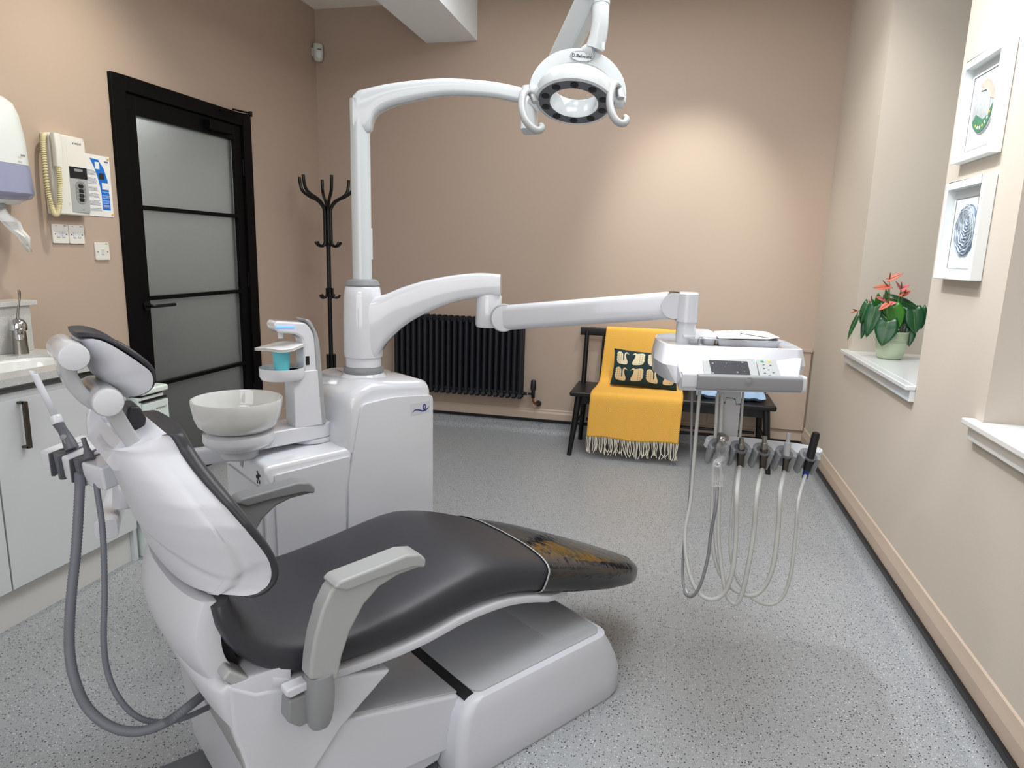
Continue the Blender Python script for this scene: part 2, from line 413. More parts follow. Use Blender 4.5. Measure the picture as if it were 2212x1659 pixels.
# right wall with two deep window recesses
RD = .5
N1 = (2.975, 4.047); N2 = (1.28, 2.352); SZ = .905; NT = 2.95
ys = [YF, N2[0], N2[1], N1[0], N1[1], YB]
g = [box((XR, YF, 0), (XR+RD, N2[0], ZC)), box((XR, N2[1], 0), (XR+RD, N1[0], ZC)), box((XR, N1[1], 0), (XR+RD, YB+T_, ZC))]
for a, b in (N2, N1):
    g += [box((XR, a, 0), (XR+RD, b, SZ-.02)), box((XR, a, NT), (XR+RD, b, ZC))]
struct('wall_right', join(*g), 'wallr', smooth=False)
for i, (a, b) in enumerate((N1, N2)):
    w = struct('window_%d' % (i+1), join(box((XR+RD-.06, a, SZ), (XR+RD, a+.07, NT)), box((XR+RD-.06, b-.07, SZ), (XR+RD, b, NT)),
        box((XR+RD-.06, a, SZ), (XR+RD, b, SZ+.07)), box((XR+RD-.06, a, NT-.07), (XR+RD, b, NT)), box((XR+RD-.05, a, 1.9), (XR+RD-.01, b, 1.95))), 'sill', bev=.004)
    obj('window_pane', box((XR+RD-.035, a+.06, SZ+.06), (XR+RD-.03, b-.06, NT-.06)), 'frost', w, smooth=False)
    # sill: nosing with ears, cover strip under it
    struct('trim_%d' % (i+2), join(box((XR-.04, a-.055 if i else a-.005, .893), (XR, b+.058, .913)), box((XR-.001, a, .893), (XR+RD-.05, b, .913))), 'sill', bev=.004)
    ap = join(box((XR-.02, (a-.03 if i else a+.0), .845), (XR+.002, b+.05, .893)))
    struct('trim_%d' % (i+4), ap, 'sill', bev=.003)
# coved vinyl upstand, black capping strip, painted skirting
cvp = [(0, 0)]+[(-.012-.045*(1-math.sin(t)), .045*(1-math.cos(t))) for t in [math.radians(10*k) for k in range(10)]]+[(-.012, .1), (0, .1)]
struct('baseboard_back', prism(cvp, lambda u, v, t: V(t, YB+u, v), XL, XR), 'floor', ang=20)
struct('baseboard_right', prism(cvp, lambda u, v, t: V(XR+u, t, v), YF, YB-.012), 'floor', ang=20)
struct('trim_6', box((XL, YB-.024, .096), (XR-.024, YB, .119)), 'blackcap', bev=.003)
struct('trim_7', box((XR-.028, YF, .092), (XR, YB, .119)), 'blackcap', bev=.003)
struct('trim_8', prism([(0, .117), (-.016, .117), (-.016, .165), (-.008, .178), (-.008, .19), (0, .197)], lambda u, v, t: V(t, YB+u, v), XL, XR-.01), 'skirt', smooth=False)
struct('trim_9', prism([(0, .117), (-.016, .117), (-.016, .17), (-.010, .195), (-.006, .215), (0, .22)], lambda u, v, t: V(XR+u, t, v), YF, YB-.01), 'skirt', smooth=False)
# boxed-in lower panel at the right end of the back wall
struct('trim_10', join(box((.30, YB-.035, .20), (.962, YB, .775)), box((.30, YB-.045, .768), (.966, YB, .785))), 'wall', smooth=False)
# left wall skirting between door and corner (behind the unit)
struct('baseboard_left', join(box((XL, DY1+.0, 0), (XL+.014, YB, .1)), box((XL, DY1, .1), (XL+.018, YB-.02, .19))), 'skirt', smooth=False)
# ------------------------------------------------------------------ door
d = empty('door_1', (XL, (DY0+DY1)/2, 0)); d['kind'] = 'structure'
fx = XL+.022
def LB(y0, y1, z0, z1, x0=XL-.05, x1=fx): return box((x0, y0, z0), (x1, y1, z1))
obj('door_frame', join(LB(DY0, DY0+.09, 0, DZ), LB(DY1-.09, DY1, 0, DZ), LB(DY0+.09, DY1-.09, DZ-.075, DZ)), 'blackdoor', d, bev=.004)
LX0, LX1 = XL-.05, XL+.006
ly0, ly1, lz1 = DY0+.095, DY1-.095, DZ-.08
gy0, gy1 = 3.165, 3.985
obj('door_leaf', join(LB(ly0, gy0, .01, lz1, LX0, LX1), LB(gy1, ly1, .01, lz1, LX0, LX1), LB(gy0, gy1, 2.058, lz1, LX0, LX1), LB(gy0, gy1, .01, .113, LX0, LX1)), 'blackdoor', d, bev=.003)
for z in (1.572, 1.083, .594): obj('glazing_bar', LB(gy0, gy1, z, z+.022, LX0+.01, LX1+.004), 'blackdoor', d, bev=.002)
for z0, z1 in ((1.594, 2.058), (1.105, 1.572), (.616, 1.083), (.113, .594)): obj('glass_pane', LB(gy0, gy1, z0, z1, XL-.026, XL-.018), 'frost', d, smooth=False)
hp = V(XL+.006, 3.135, 1.055)
h = obj('door_handle', join(cyl(hp, hp+V(.008, 0, 0), .026), tube(spline([hp, hp+V(.04, 0, 0), hp+V(.052, .012, 0), hp+V(.054, .05, 0), hp+V(.054, .155, 0)], 6), .0095)), 'black', d)
cb = V(XL+.006, 3.72, 2.105)
cl = obj('door_closer', join(box((XL+.006, 3.70, 2.08), (XL+.05, 3.93, 2.135))), 'blackdoor', d, bev=.004)
pe = onX(541, 249, XL+.10)
pc = [V(XL+.05, 3.80, pe.z-.02), pe, V(XL+.03, 3.95, pe.z+.01)]
obj('closer_arm', join(sweep([pc[0]+V(0, 0, .005), pc[1]], rrect(.02, .008, .002)), sweep([pc[1]+V(0, 0, .012), pc[2]+V(0, 0, .012)], rrect(.02, .008, .002)), cyl(pc[1]-V(0, 0, .008), pc[1]+V(0, 0, .022), .012)), 'blackdoor', d)
for z in (.35, 1.12, 1.85): obj('hinge', cyl((XL+.01, ly1+.004, z), (XL+.01, ly1+.004, z+.1), .008, 10), 'blackdoor', d)
# corridor seen dimly through the obscure glass
struct('wall_corridor', join(box((XL-1.9, 2.2, -.02), (XL-1.85, 5.2, 2.6)), box((XL-1.9, 2.15, -.02), (XL-.12, 2.2, 2.6)), box((XL-1.9, 5.2, -.02), (XL-.12, 5.25, 2.6)), box((XL-1.9, 2.2, 2.6), (XL-.12, 5.2, 2.65))), 'hall', smooth=False)
struct('trim_11', box((XL-1.85, 2.2, 0), (XL-1.82, 5.2, 1.0)), 'halld', smooth=False)  # dark panel added so the lower door panes look darker
struct('floor_corridor', box((XL-1.9, 2.2, -.05), (XL-.12, 5.2, 0)), 'halld', smooth=False)
# ------------------------------------------------------------------ recessed ceiling lamps (out of the picture, they light the room)
LAMPS = []
def downlight(x, y, power, tx, ty, tz, spot=70, blend=.8, size=.05, col=(1, .95, .88), label=None, z=ZC):
    o = empty('ceiling_downlight', (x, y, z-.012), label or 'white recessed ceiling downlight', 'ceiling light', 'recessed downlights in the ceiling')
    obj('trim_ring', lathe([(.036, 0), (.048, 0), (.05, .006), (.048, .012), (.036, .012)], (x, y, z-.012), caps=False), 'beam', o)
    L = bpy.data.lights.new('downlight', 'SPOT'); L.energy = power; L.spot_size = math.radians(spot); L.spot_blend = blend; L.shadow_soft_size = size; L.color = col
    lo = bpy.data.objects.new('downlight', L); COL.objects.link(lo); lo.location = (x, y, z-.03)
    lo.rotation_euler = (Vector((tx, ty, tz))-Vector(lo.location)).to_track_quat('-Z', 'Y').to_euler()
def area(x, y, z, sx, sy, power, col=(1, 1, 1), rot=(0, 0, 0)):  # soft area lights added as fill, overhead and behind the viewer
    L = bpy.data.lights.new('fill_panel', 'AREA'); L.shape = 'RECTANGLE'; L.size = sx; L.size_y = sy; L.energy = power; L.color = col
    lo = bpy.data.objects.new('fill_panel', L); COL.objects.link(lo); lo.location = (x, y, z); lo.rotation_euler = rot
# ------------------------------------------------------------------ base cabinets along the left wall
FX = -2.23
def cabinet(y0, y1, hz, label):
    c = empty('base_cabinet', ((XL+FX)/2, (y0+y1)/2, 0), label, 'cabinet', 'white base cabinets under the worktop')
    obj('carcass', box((XL+.005, y0+.001, .15), (FX-.02, y1-.001, .865)), 'lam', c, smooth=False)
    dr = obj('door', box((FX-.018, y0+.002, .16), (FX, y1-.002, .845)), 'lam', c, bev=.0015)
    hy = y0+.10 if hz > 0 else y1-.10
    hx = FX
    obj('handle', join(tube([V(hx, hy, .668), V(hx+.028, hy, .672), V(hx+.03, hy, .675)], .005, 8), box((hx+.022, hy-.008, .665), (hx+.032, hy+.008, .835)), box((hx, hy-.008, .665), (hx+.03, hy+.008, .673)), box((hx, hy-.008, .827), (hx+.03, hy+.008, .835))), 'nickel', dr, bev=.001)
    return c
cabinet(1.745, 2.263+.06, 1, 'white base cabinet with bronze bar handle nearest the door')
cabinet(1.235, 1.742, 0, 'white base cabinet at the left edge of the photo')
cabinet(.73, 1.232, 0, 'white base cabinet beyond the left edge of the photo')
obj('cabinet_end_panel', box((XL+.005, 2.325, 0.0), (FX-.028, 2.345, .893)), 'lam', smooth=False, label='white end panel closing the cabinet run beside the waste bin', cat='panel')
obj('cabinet_plinth', box((-2.30, .73, 0), (-2.277, 2.324, .15)), 'plinth', smooth=False, label='pale plinth board under the white base cabinets', cat='plinth')
wt = empty('worktop', (-2.52, 1.55, .895), 'speckled pale grey worktop over the white base cabinets', 'worktop')
sy0, sy1, sx0, sx1 = 1.72, 2.30, -2.62, -2.30
# worktop slab with an oval basin cut-out
def ringpts(n=40):
    cx, cy, rx, ry = -2.475, 2.0, .155, .27; o = []
    for k in range(n):
        t = 2*PI*k/n; c, s = math.cos(t), math.sin(t)
        o.append((cx+rx*math.copysign(abs(c)**.7, c), cy+ry*math.copysign(abs(s)**.7, s)))
    return o
hole = ringpts()
def outer(p):
    cx, cy = -2.475, 2.0; dx, dy = p[0]-cx, p[1]-cy
    x0, x1, y0, y1 = XL+.003, -2.21, 1.70, 2.36; ts = []
    if dx > 0: ts.append((x1-cx)/dx)
    if dx < 0: ts.append((x0-cx)/dx)
    if dy > 0: ts.append((y1-cy)/dy)
    if dy < 0: ts.append((y0-cy)/dy)
    t = min(ts); return (cx+dx*t, cy+dy*t)
out = [outer(p) for p in hole]
for cnr in ((XL+.003, 1.70), (-2.21, 1.70), (-2.21, 2.36), (XL+.003, 2.36)):
    k = min(range(len(out)), key=lambda i: (out[i][0]-cnr[0])**2+(out[i][1]-cnr[1])**2); out[k] = cnr
g1 = rings([[V(x, y, .925) for x, y in out], [V(x, y, .925) for x, y in hole], [V(x, y, .897) for x, y in hole], [V(x, y, .897) for x, y in out]], caps=False, loop=True)
obj('slab', join(g1, box((XL+.003, .73, .897), (-2.21, 1.70, .925))), 'stone', wt, smooth=False)
inn = lambda s, z: [V(-2.475+(x+2.475)*s, 2.0+(y-2.0)*s, z) for x, y in hole]
obj('basin', rings([inn(1.0, .912), inn(.98, .90), inn(.93, .83), inn(.8, .80), inn(.3, .795), inn(.02, .795)], caps=False), 'ceramic', wt, solid=.004)
obj('upstand', join(box((XL+.003, .73, .925), (-2.70, 2.335, 1.12)), box((XL+.003, .73, 1.12), (-2.685, 2.36, 1.14))), 'stone', wt, bev=.002)
# mixer tap
tp = empty('mixer_tap', (-2.655, 2.235, .925), 'chrome basin mixer tap with slim lever behind the sink', 'tap')
tb = V(-2.655, 2.235, .925)
obj('tap_body', lathe([(.028, 0), (.0275, .004), (.026, .03), (.025, .085), (.024, .1)], tb), 'steel', tp)
obj('dome', lathe([(.0255, .095), (.031, .1), (.0315, .112), (.029, .128), (.022, .141), (.01, .148), (.001, .15)], tb), 'chrome', tp)
sd = V(.765, -.644, 0)
obj('spout', join(tube([tb+sd*.01+V(0, 0, .098), tb+sd*.05+V(0, 0, .086), tb+sd*.068+V(0, 0, .078)], [.019, .016, .0145]), cyl(tb+sd*.064+V(0, 0, .084), tb+sd*.07+V(0, 0, .064), .0125)), 'chrome', tp)
obj('lever', tube(spline([tb+V(0, 0, .145), tb+V(-.004, .012, .19), tb+V(-.002, .022, .235), tb+V(0, .02, .265)], 5), [.006, .0055, .005, .005, .0045, .004, .004, .004, .004, .004, .004, .0045, .005, .0055, .005, .004]), 'steel', tp)
# added window frame behind the viewer, dresses the frontal fill light
w3 = struct('window_3', join(box((-2.1, YF, .72), (-2.03, YF+.03, 2.85)), box((1.03-.35, YF, .72), (1.1-.35, YF+.03, 2.85)), box((-2.1, YF, .72), (.75, YF+.03, .78)), box((-2.1, YF, 2.79), (.75, YF+.03, 2.85)), box((-.70, YF, .78), (-.65, YF+.028, 2.79))), 'sill', bev=.003)
# ------------------------------------------------------------------ waste bin
bn = empty('waste_bin', (-2.40, 2.45, 0), 'slim white waste bin standing between the cabinets and the door', 'bin')
by0, by1 = 2.366, 2.53
obj('bin_body', join(box((-2.60, by0, .0), (-2.215, by1, .715)), box((-2.60, by0, .715), (-2.215, by0+.012, .735))), 'bin', bn, bev=.004)
obj('bin_door', box((-2.214, by0+.018, .02), (-2.20, by1-.001, .708)), 'bin', bn, bev=.003)
obj('slot', box((-2.59, by0+.018, .714), (-2.205, by1-.004, .722)), 'ink', bn, smooth=False)
obj('drawer_front', box((-2.60, by0+.004, .724), (-2.207, by1-.02, .738)), 'towelw', bn, bev=.003)
obj('bin_lid', join(box((-2.60, by0, .748), (-2.19, by1-.004, .776))), 'bin', bn, bev=.008)
obj('gap_shadow', box((-2.59, by0+.01, .738), (-2.215, by1-.02, .748)), 'ink', bn, smooth=False)  # ink strip paints the shadow in the gap under the lid
obj('lettering', text('BONOMCT', .013, V(-2.199, by1-.045, .675), (0, 1, 0), (0, 0, 1)), 'ink', bn, smooth=False)
# ================================================================== THINGS ON THE LEFT WALL
YD, ZU, XN = V(0, 1, 0), V(0, 0, 1), V(1, 0, 0)
# paper towel dispenser
p = onX(82, 420, XL+.09); tpd = empty('towel_dispenser', (XL, 2.26, 1.63), 'white paper towel dispenser with smoky blue lower cover on the wall', 'dispenser')
dc, dw = 2.262, .165
def dsec(w, dep, z, n=10):
    o = []
    for k in range(n+1):
        t = PI*k/n; c, s = math.cos(t), math.sin(t)
        o.append(V(XL+dep*(abs(s)**.45), dc+w*math.copysign(abs(c)**.55, c), z))
    return [V(XL, dc+w, z)]+o+[V(XL, dc-w, z)]
obj('upper_cover', rings([dsec(.152, .175, 1.70), dsec(.150, .17, 1.80), dsec(.142, .155, 1.90), dsec(.130, .14, 1.945), dsec(.105, .115, 1.968), dsec(.05, .05, 1.976)]), 'towelw', tpd)
obj('lower_cover', rings([dsec(.135, .14, 1.556), dsec(.150, .17, 1.565), dsec(.158, .185, 1.585), dsec(.157, .182, 1.64), dsec(.152, .176, 1.699)]), 'towelb', tpd)
obj('base_tray', rings([dsec(.12, .12, 1.54), dsec(.135, .14, 1.556)]), 'towelw', tpd)
obj('nozzle', lathe([(.03, 0), (.034, .012), (.03, .02)], V(XL+.09, dc+.01, 1.522)), 'grey', tpd)
obj('badge', plate(V(XL+.1835, dc+.07, 1.735), YD, ZU, .02, .008, .001, .002), 'grey', tpd)
tw = [(.0, .0, .022), (-.005, .012, .045), (.01, .035, .05), (.0, .06, .032), (.012, .085, .02), (.0, .105, .012), (-.004, .12, .006)]
tb0 = V(XL+.10, dc+.01, 1.53)
rs = []
for i, (dx, dy, w) in enumerate(tw):
    z = -.185*i/(len(tw)-1); zz = z
    rs.append([tb0+V(dx+.012*math.sin(k*1.7+i), dy+(k/6-.5)*2*w, zz) for k in range(7)])
obj('paper_towel', rings(rs, caps=False, closed=False), 'paper', tpd, solid=.0015)
# x-ray control box with handset and coiled cord
xr = empty('xray_control_box', (XL, 2.69, 1.50), 'white wall mounted x-ray control box with keypad, handset and coiled cord', 'control box')
y0, y1, z0, z1 = 2.585, 2.775, 1.515, 1.872
XP = .06
prof = [(y0, 0), (y0, XP*.8), (y0+.045, XP), (y1-.01, XP*.92), (y1, XP*.8), (y1, 0)]
obj('housing', prism(prof, lambda u, v, t: V(XL+v, u, t), z0, z1), 'xwhite', xr, bev=.006, seg=3)
fxp = XL+XP*.965
def pan(yc, zc, w, h, t=.0015, r=.003, m='ink', off=.0, name='key', par=None):
    return obj(name, plate(V(fxp+off-.003, yc, zc), YD, ZU, w, h, t+.003, r), m, par or xr, smooth=False)
pan(2.715, 1.765, .102, .19, .001, .012, 'xwhite', .0005, 'front_recess')
pan(2.716, 1.625, .100, .19, .0015, .004, 'lgrey', .001, 'keypad_plate')
dp = pan(2.716, 1.710, .096, .052, .002, .002, 'ink', .0015, 'display')
pan(2.716, 1.722, .046, .012, .001, .0005, 'grey', .004, 'digits', dp)
ov = obj('button_ring', plate(V(fxp+.001, 2.722, 1.622), YD, ZU, .058, .105, .003, .028, 8), 'grey', xr, smooth=False)
for i, zz in enumerate((1.650, 1.628, 1.607, 1.588)):
    obj('key', plate(V(fxp+.004, 2.722, zz), YD, ZU, .026, .017, .001, .005), 'ink', ov, smooth=False)
for k in range(16):
    t = 2*PI*k/16
    obj('key_mark', plate(V(fxp+.004, 2.722+.021*math.cos(t), 1.622+.042*math.sin(t)), YD, ZU, .004, .003, .0006, .001), 'ink', ov, smooth=False)
obj('brand_lettering', text('x-mind', .017, V(fxp+.001, 2.722, 1.842), YD, ZU, bold=.02), 'ink', xr, smooth=False)
obj('model_lettering', text('satelec', .005, V(fxp+.0025, 2.73, 1.543), YD, ZU), 'ink', xr, smooth=False)
obj('lock', join(lathe([(.008, 0), (.0085, .003), (.006, .0035), (.006, .001), (.001, .001)], V(fxp-.002, 2.648, 1.563), (1, 0, 0), 20)), 'steel', xr)
hs = obj('handset', sweep([V(XL+XP+.012, 2.600, 1.725), V(XL+XP+.016, 2.600, 1.80), V(XL+XP+.010, 2.600, 1.868)], rrect(.034, .03, .008), up=(1, 0, 0)), 'xwhite', xr)
obj('handset_button', lathe([(.004, 0), (.004, .003), (.001, .004)], V(XL+XP+.024, 2.600, 1.835), (1, 0, 0), 12), 'grey', hs)
# coiled cord: down from handset, U-turn, back up to the top
cp = spline([V(XL+XP+.012, 2.600, 1.722), V(XL+XP+.02, 2.592, 1.64), V(XL+XP+.02, 2.577, 1.55), V(XL+XP+.015, 2.565, 1.512), V(XL+XP+.005, 2.556, 1.53), V(XL+.05, 2.553, 1.62), V(XL+.045, 2.556, 1.75), V(XL+.04, 2.566, 1.84), V(XL+.035, 2.585, 1.862)], 10)
def coil(path, R, turns, n=9):
    T, N, B = frames(path); L = len(path); out = []
    K = int(turns*n)
    for i in range(K+1):
        t = (L-1)*i/K; j = min(int(t), L-2); f = t-j; c = path[j].lerp(path[j+1], f); nn = N[j].lerp(N[j+1], f).normalized(); bb = B[j].lerp(B[j+1], f).normalized()
        a = 2*PI*i/n; out.append(c+nn*R*math.cos(a)+bb*R*math.sin(a))
    return out
obj('coiled_cord', join(tube(coil(cp, .0085, 85), .0034, 6), tube(cp, .006, 8)), 'cream', xr)
# poster
po = empty('xray_poster', (XL, 2.86, 1.52), 'laminated blue and white patient information sheet beside the x-ray box', 'poster')
py0, py1, pz0, pz1 = 2.70, 2.965, 1.52, 1.815
obj('sheet', box((XL+.001, py0, pz0), (XL+.003, py1, pz1)), 'paper', po, smooth=False)
px = XL+.0034
band = [(2.845, 1.797), (2.895, 1.794), (2.925, 1.755), (2.943, 1.70), (2.948, 1.60), (2.948, 1.553), (2.900, 1.553), (2.900, 1.62), (2.895, 1.66), (2.885, 1.705), (2.868, 1.755)]
obj('blue_band', prism(band, lambda u, v, t: V(t, u, v), XL+.003, XL+.0036), 'blue', po, smooth=False)
for (yc, zc, w, h, m) in ((2.886, 1.765, .026, .034, 'mount'), (2.908, 1.715, .032, .03, 'screen'), (2.925, 1.669, .038, .032, 'mount')):
    obj('photo', plate(V(XL+.0036, yc, zc), YD, ZU, w, h, .0004), m, po, smooth=False)
obj('heading', join(text('Your X-Ray', .0155, V(XL+.0034, 2.74, 1.79), YD, ZU, align='LEFT', bold=.02), text('and You', .0155, V(XL+.0034, 2.74, 1.772), YD, ZU, align='LEFT', bold=.02)), 'ink', po, smooth=False)
lines = []; z = 1.745; random.seed(3)
for blk in (5, 6, 4, 4, 5, 3):
    lines.append(box((px, 2.78, z), (px+.0003, 2.80, z+.0022))); z -= .006
    for k in range(blk):
        e = 2.862+.012*random.random()+(1.74-z)*.12
        x = 2.74
        while x < e:
            w = .004+.008*random.random(); lines.append(box((px, x, z), (px+.0003, min(x+w, e), z+.0015))); x += w+.0018
        z -= .0053
    z -= .005
obj('body_text', join(*lines), 'bluetext', po, smooth=False)
wl = []
for z in (1.640, 1.622, 1.616, 1.610, 1.597, 1.591, 1.585, 1.575, 1.569, 1.563):
    x = 2.905
    while x < 2.94:
        w = .003+.006*random.random(); wl.append(box((XL+.0037, x, z), (XL+.004, min(x+w, 2.943), z+.0018))); x += w+.0015
obj('band_text', join(*wl), 'paper', po, smooth=False)
obj('logo', join(text('NHS', .0115, V(XL+.0034, 2.943, 1.787), YD, ZU, bold=.03), text('Trust', .006, V(XL+.0034, 2.943, 1.776), YD, ZU)), 'navy', po, smooth=False)
for y, z in ((2.955, 1.803), (2.955, 1.532)): obj('screw_cap', lathe([(.0055, 0), (.005, .003), (.001, .005)], V(XL+.003, y, z), (1, 0, 0), 14), 'amber', po)
# switches
def switch(y, z, n, label, grp=None, tag=1):
    s = empty('light_switch', (XL, y, z), label, 'switch', grp)
    obj('switch_plate', plate(V(XL+.0005, y, z), YD, ZU, .086, .088, .009, .006), 'xwhite', s, bev=.002)
    for k in range(n):
        yy = y+(k-(n-1)/2)*.027
        obj('rocker', prism([(-.013, .0), (.013, .0), (.013, .005), (0, .0025), (-.013, .0035)], lambda u, v, t: V(XL+.0095+v, yy+t, z+u-.002), -.0085, .0085), 'white', s, bev=.0008)
    for sg in (-1, 1): obj('screw_hole', cyl(V(XL+.009, y+sg*.030, z-.002), V(XL+.0102, y+sg*.030, z-.002), .0028, 12), 'ink', s)
    obj('label_strip', text('MCB 12', .0055, V(XL+.0100, y+.027, z+.037), YD, ZU, bold=.02), 'ink', s, smooth=False)
    if n == 2: obj('label_strip', text('Lights', .0045, V(XL+.0100, y-.022, z+.037), YD, ZU), 'ink', s, smooth=False)
def yz(x, y): q = onX(x, y, XL+.008); return q.y, q.z
q = yz(131, 505); switch(q[0], q[1], 2, 'left one of the two joined white double switches below the x-ray box')
q2 = yz(167, 506); switch(q[0]+.0885, q[1]-.0005, 2, 'right one of the two joined white double switches below the x-ray box')
q = yz(221.5, 543); switch(q[0], q[1], 1, 'single white light switch lowest on the wall beside the black door')
# motion sensor in the corner
ps = onY(683, 111, YB-.07); pc = V(XL+.055, YB-.055, ps.z)
dx = V(1, -1, 0).normalized(); dw_ = V(1, 1, 0).normalized()
pr = empty('motion_sensor', pc-V(0, 0, .06), 'white motion sensor high in the corner of the room', 'sensor')
def psec(z, w, dep): return [pc+dw_*(w*math.copysign(abs(math.cos(t))**.6, math.cos(t)))+dx*(dep*max(0, math.sin(t))**.6-.022)+V(0, 0, z) for t in [PI*k/12 for k in range(13)]]
obj('sensor_body', rings([psec(-.066, .012, .012), psec(-.06, .028, .03), psec(-.045, .035, .042), psec(0, .037, .046), psec(.04, .036, .04), psec(.058, .033, .03), psec(.062, .026, .015)]), 'pir', pr)
def psec2(z, w, dep): return [pc+dw_*(w*math.copysign(abs(math.cos(t))**.8, math.cos(t)))+dx*(dep*max(0, math.sin(t))**.6-.018)+V(0, 0, z) for t in [PI*k/12 for k in range(13)]]
obj('sensor_bracket', prism([(-.03, 0), (.03, 0), (.075, -.05), (-.075, -.05)], lambda u, v, t: pc+dw_*u+dx*(v-.018)+V(0, 0, t), -.03, .03), 'pir', pr)
obj('lens', rings([psec2(-.053, .012, .035), psec2(-.045, .024, .044), psec2(-.02, .029, .048), psec2(.002, .028, .046), psec2(.004, .02, .03)]), 'mount', pr)
obj('slot', box((-.016, .0, .012), (.016, .024, .016), lambda x, y, z: pc+dw_*x+dx*(y+.0015)+V(0, 0, z)), 'ink', pr, smooth=False)
# ================================================================== PICTURES ON THE RIGHT WALL
def picture(y0, y1, z0, z1, label, kind):
    D = .036; fw = .026; p = empty('picture_frame', (XR, (y0+y1)/2, z0), label, 'picture')
    xf = XR-D
    def ringbox(a, b, c, d_, xa, xb, w): return join(box((xa, a, c), (xb, a+w, d_)), box((xa, b-w, c), (xb, b, d_)), box((xa, a+w, c), (xb, b-w, c+w)), box((xa, a+w, d_-w), (xb, b-w, d_)))
    obj('frame', ringbox(y0, y1, z0, z1, xf, XR-.001, fw), 'frame', p, bev=.0015)
    obj('mount', box((XR-.008, y0+fw, z0+fw), (XR-.005, y1-fw, z1-fw)), 'mount', p, smooth=False)
    
    t = .0012
    obj('inner_mount', ringbox(y0+.045, y1-.045, z0+.038, z1-.058, XR-.0105, XR-.008, .001), 'grey', p, smooth=False)
    yc, zc = (y0+y1)/2+.0, (z0+z1)/2+.0
    ry, rz = .086, .088
    me = 'mount'
    n = 48
    def disc(x, sy, sz, cy=0, cz=0, a0=0, a1=2*PI): return [V(x, yc+cy+sy*math.cos(a), zc+cz+sz*math.sin(a)) for a in [a0+(a1-a0)*k/n for k in range(n)]]
    if kind == 0:
        m = obj('medallion', rings([disc(XR-.008, ry, rz), disc(XR-.012, ry, rz), disc(XR-.014, ry*.96, rz*.96)]), mat('stone_print', (178, 182, 184), .8, var=.12, vscale=60), p)
        seg = [V(XR-.0146, yc+ry*.95*math.cos(a), zc+rz*.95*math.sin(a)) for a in [math.radians(180+5*k) for k in range(31)]]
        obj('green_border', prismw(seg+[V(XR-.0146, yc+.045, zc-.02), V(XR-.0146, yc-.015, zc-.045), V(XR-.0146, yc-.04, zc-.04)], V(-.001, 0, 0)), mat('green_print', (70, 118, 92), .8, var=.3, vscale=120), m, smooth=False)
        seg = [V(XR-.0146, yc+ry*.95*math.cos(a), zc+rz*.95*math.sin(a)) for a in [math.radians(60+5*k) for k in range(24)]]
        obj('fan_border', prismw(seg+[V(XR-.0146, yc-.045, zc+.02), V(XR-.0146, yc-.02, zc+.045)], V(-.001, 0, 0)), mat('beige_print', (186, 176, 162), .8, var=.1, vscale=90), m, smooth=False)
        obj('path_line', tube([V(XR-.016, yc-.052, zc-.04), V(XR-.016, yc-.05, zc+.02), V(XR-.016, yc-.02, zc+.05), V(XR-.016, yc+.03, zc+.055)], .0022, 6), 'fringe', m)
        random.seed(5)
        for k in range(7):
            a = math.radians(205+16*k); c = V(XR-.0156, yc+ry*.78*math.cos(a), zc+rz*.78*math.sin(a))
            obj('flower_dot', lathe([(.0055, 0), (.004, .001), (.001, .0012)], c, (-1, 0, 0), 8), 'fringe' if k % 3 else 'amber', m)
    else:
        m = obj('medallion', rings([disc(XR-.008, ry, rz), disc(XR-.012, ry, rz), disc(XR-.014, ry*.96, rz*.96)]), mat('blue_grey_print', (112, 128, 150), .8, var=.2, vscale=50), p)
        for k in range(11):
            s = .96-.085*k; pts = []
            for q in range(60):
                a = 2*PI*q/60; w = 1+.05*math.sin(a*9+k*1.3)
                yy, zz = ry*s*w*math.cos(a)-.006*k*.4, rz*s*w*math.sin(a)+.0036*k
                rr = math.hypot(yy/ry, zz/rz)
                if rr > .97: yy *= .97/rr; zz *= .97/rr
                pts.append(V(XR-.0146, yc+yy, zc+zz))
            pts.append(pts[0])
            obj('wave_ridge', tube(pts, .0019+.0004*(k % 2), 6, up=(1, 0, 0)), mat('pale_ridge', (188, 198, 204) if k % 2 else (160, 172, 184), .7), m)
    return p
picture(2.531, 2.856, 1.754, 2.096, 'upper white box frame with a round grey and green artwork', 0)
picture(2.525, 2.856, 1.348, 1.688, 'lower white box frame with a round blue rippled artwork', 1)
# ================================================================== RADIATOR
rx0, rx1, rz0, rz1 = -2.155, -1.085, .295, .895
rd = empty('radiator', ((rx0+rx1)/2, YB-.07, rz0), 'black column radiator on the back wall behind the dental unit', 'radiator')
nc = 22; step = (rx1-rx0)/nc
first = None
for k in range(nc):
    x = rx0+step*(k+.5)
    if first is None:
        gs = []
        for yy in (YB-.105, YB-.072, YB-.039):
            gs.append(tube(spline([V(x, yy, rz0+.012), V(x, yy, rz0+.04), V(x, yy, rz1-.04), V(x, yy, rz1-.012)], 3), .0152, 12))
        for zz, s in ((rz0+.016, -1), (rz1-.016, 1)):
            gs.append(sweep([V(x, YB-.122, zz-s*.004), V(x, YB-.105, zz+s*.004), V(x, YB-.072, zz+s*.002), V(x, YB-.039, zz+s*.004), V(x, YB-.022, zz-s*.004)], circ(.0165, 12, .015), up=(0, 0, 1)))
        first = obj('column', join(*gs), 'rad', rd)
    else:
        c = first.copy(); COL.objects.link(c); c.parent = rd; c.location = V(step*k, 0, 0); WL[c] = WL[rd]
obj('header', join(cyl((rx0+.01, YB-.072, rz1-.03), (rx1-.01, YB-.072, rz1-.03), .016), cyl((rx0+.01, YB-.072, rz0+.03), (rx1+.004, YB-.072, rz0+.03), .016)), 'rad', rd)
vx = rx1+.075
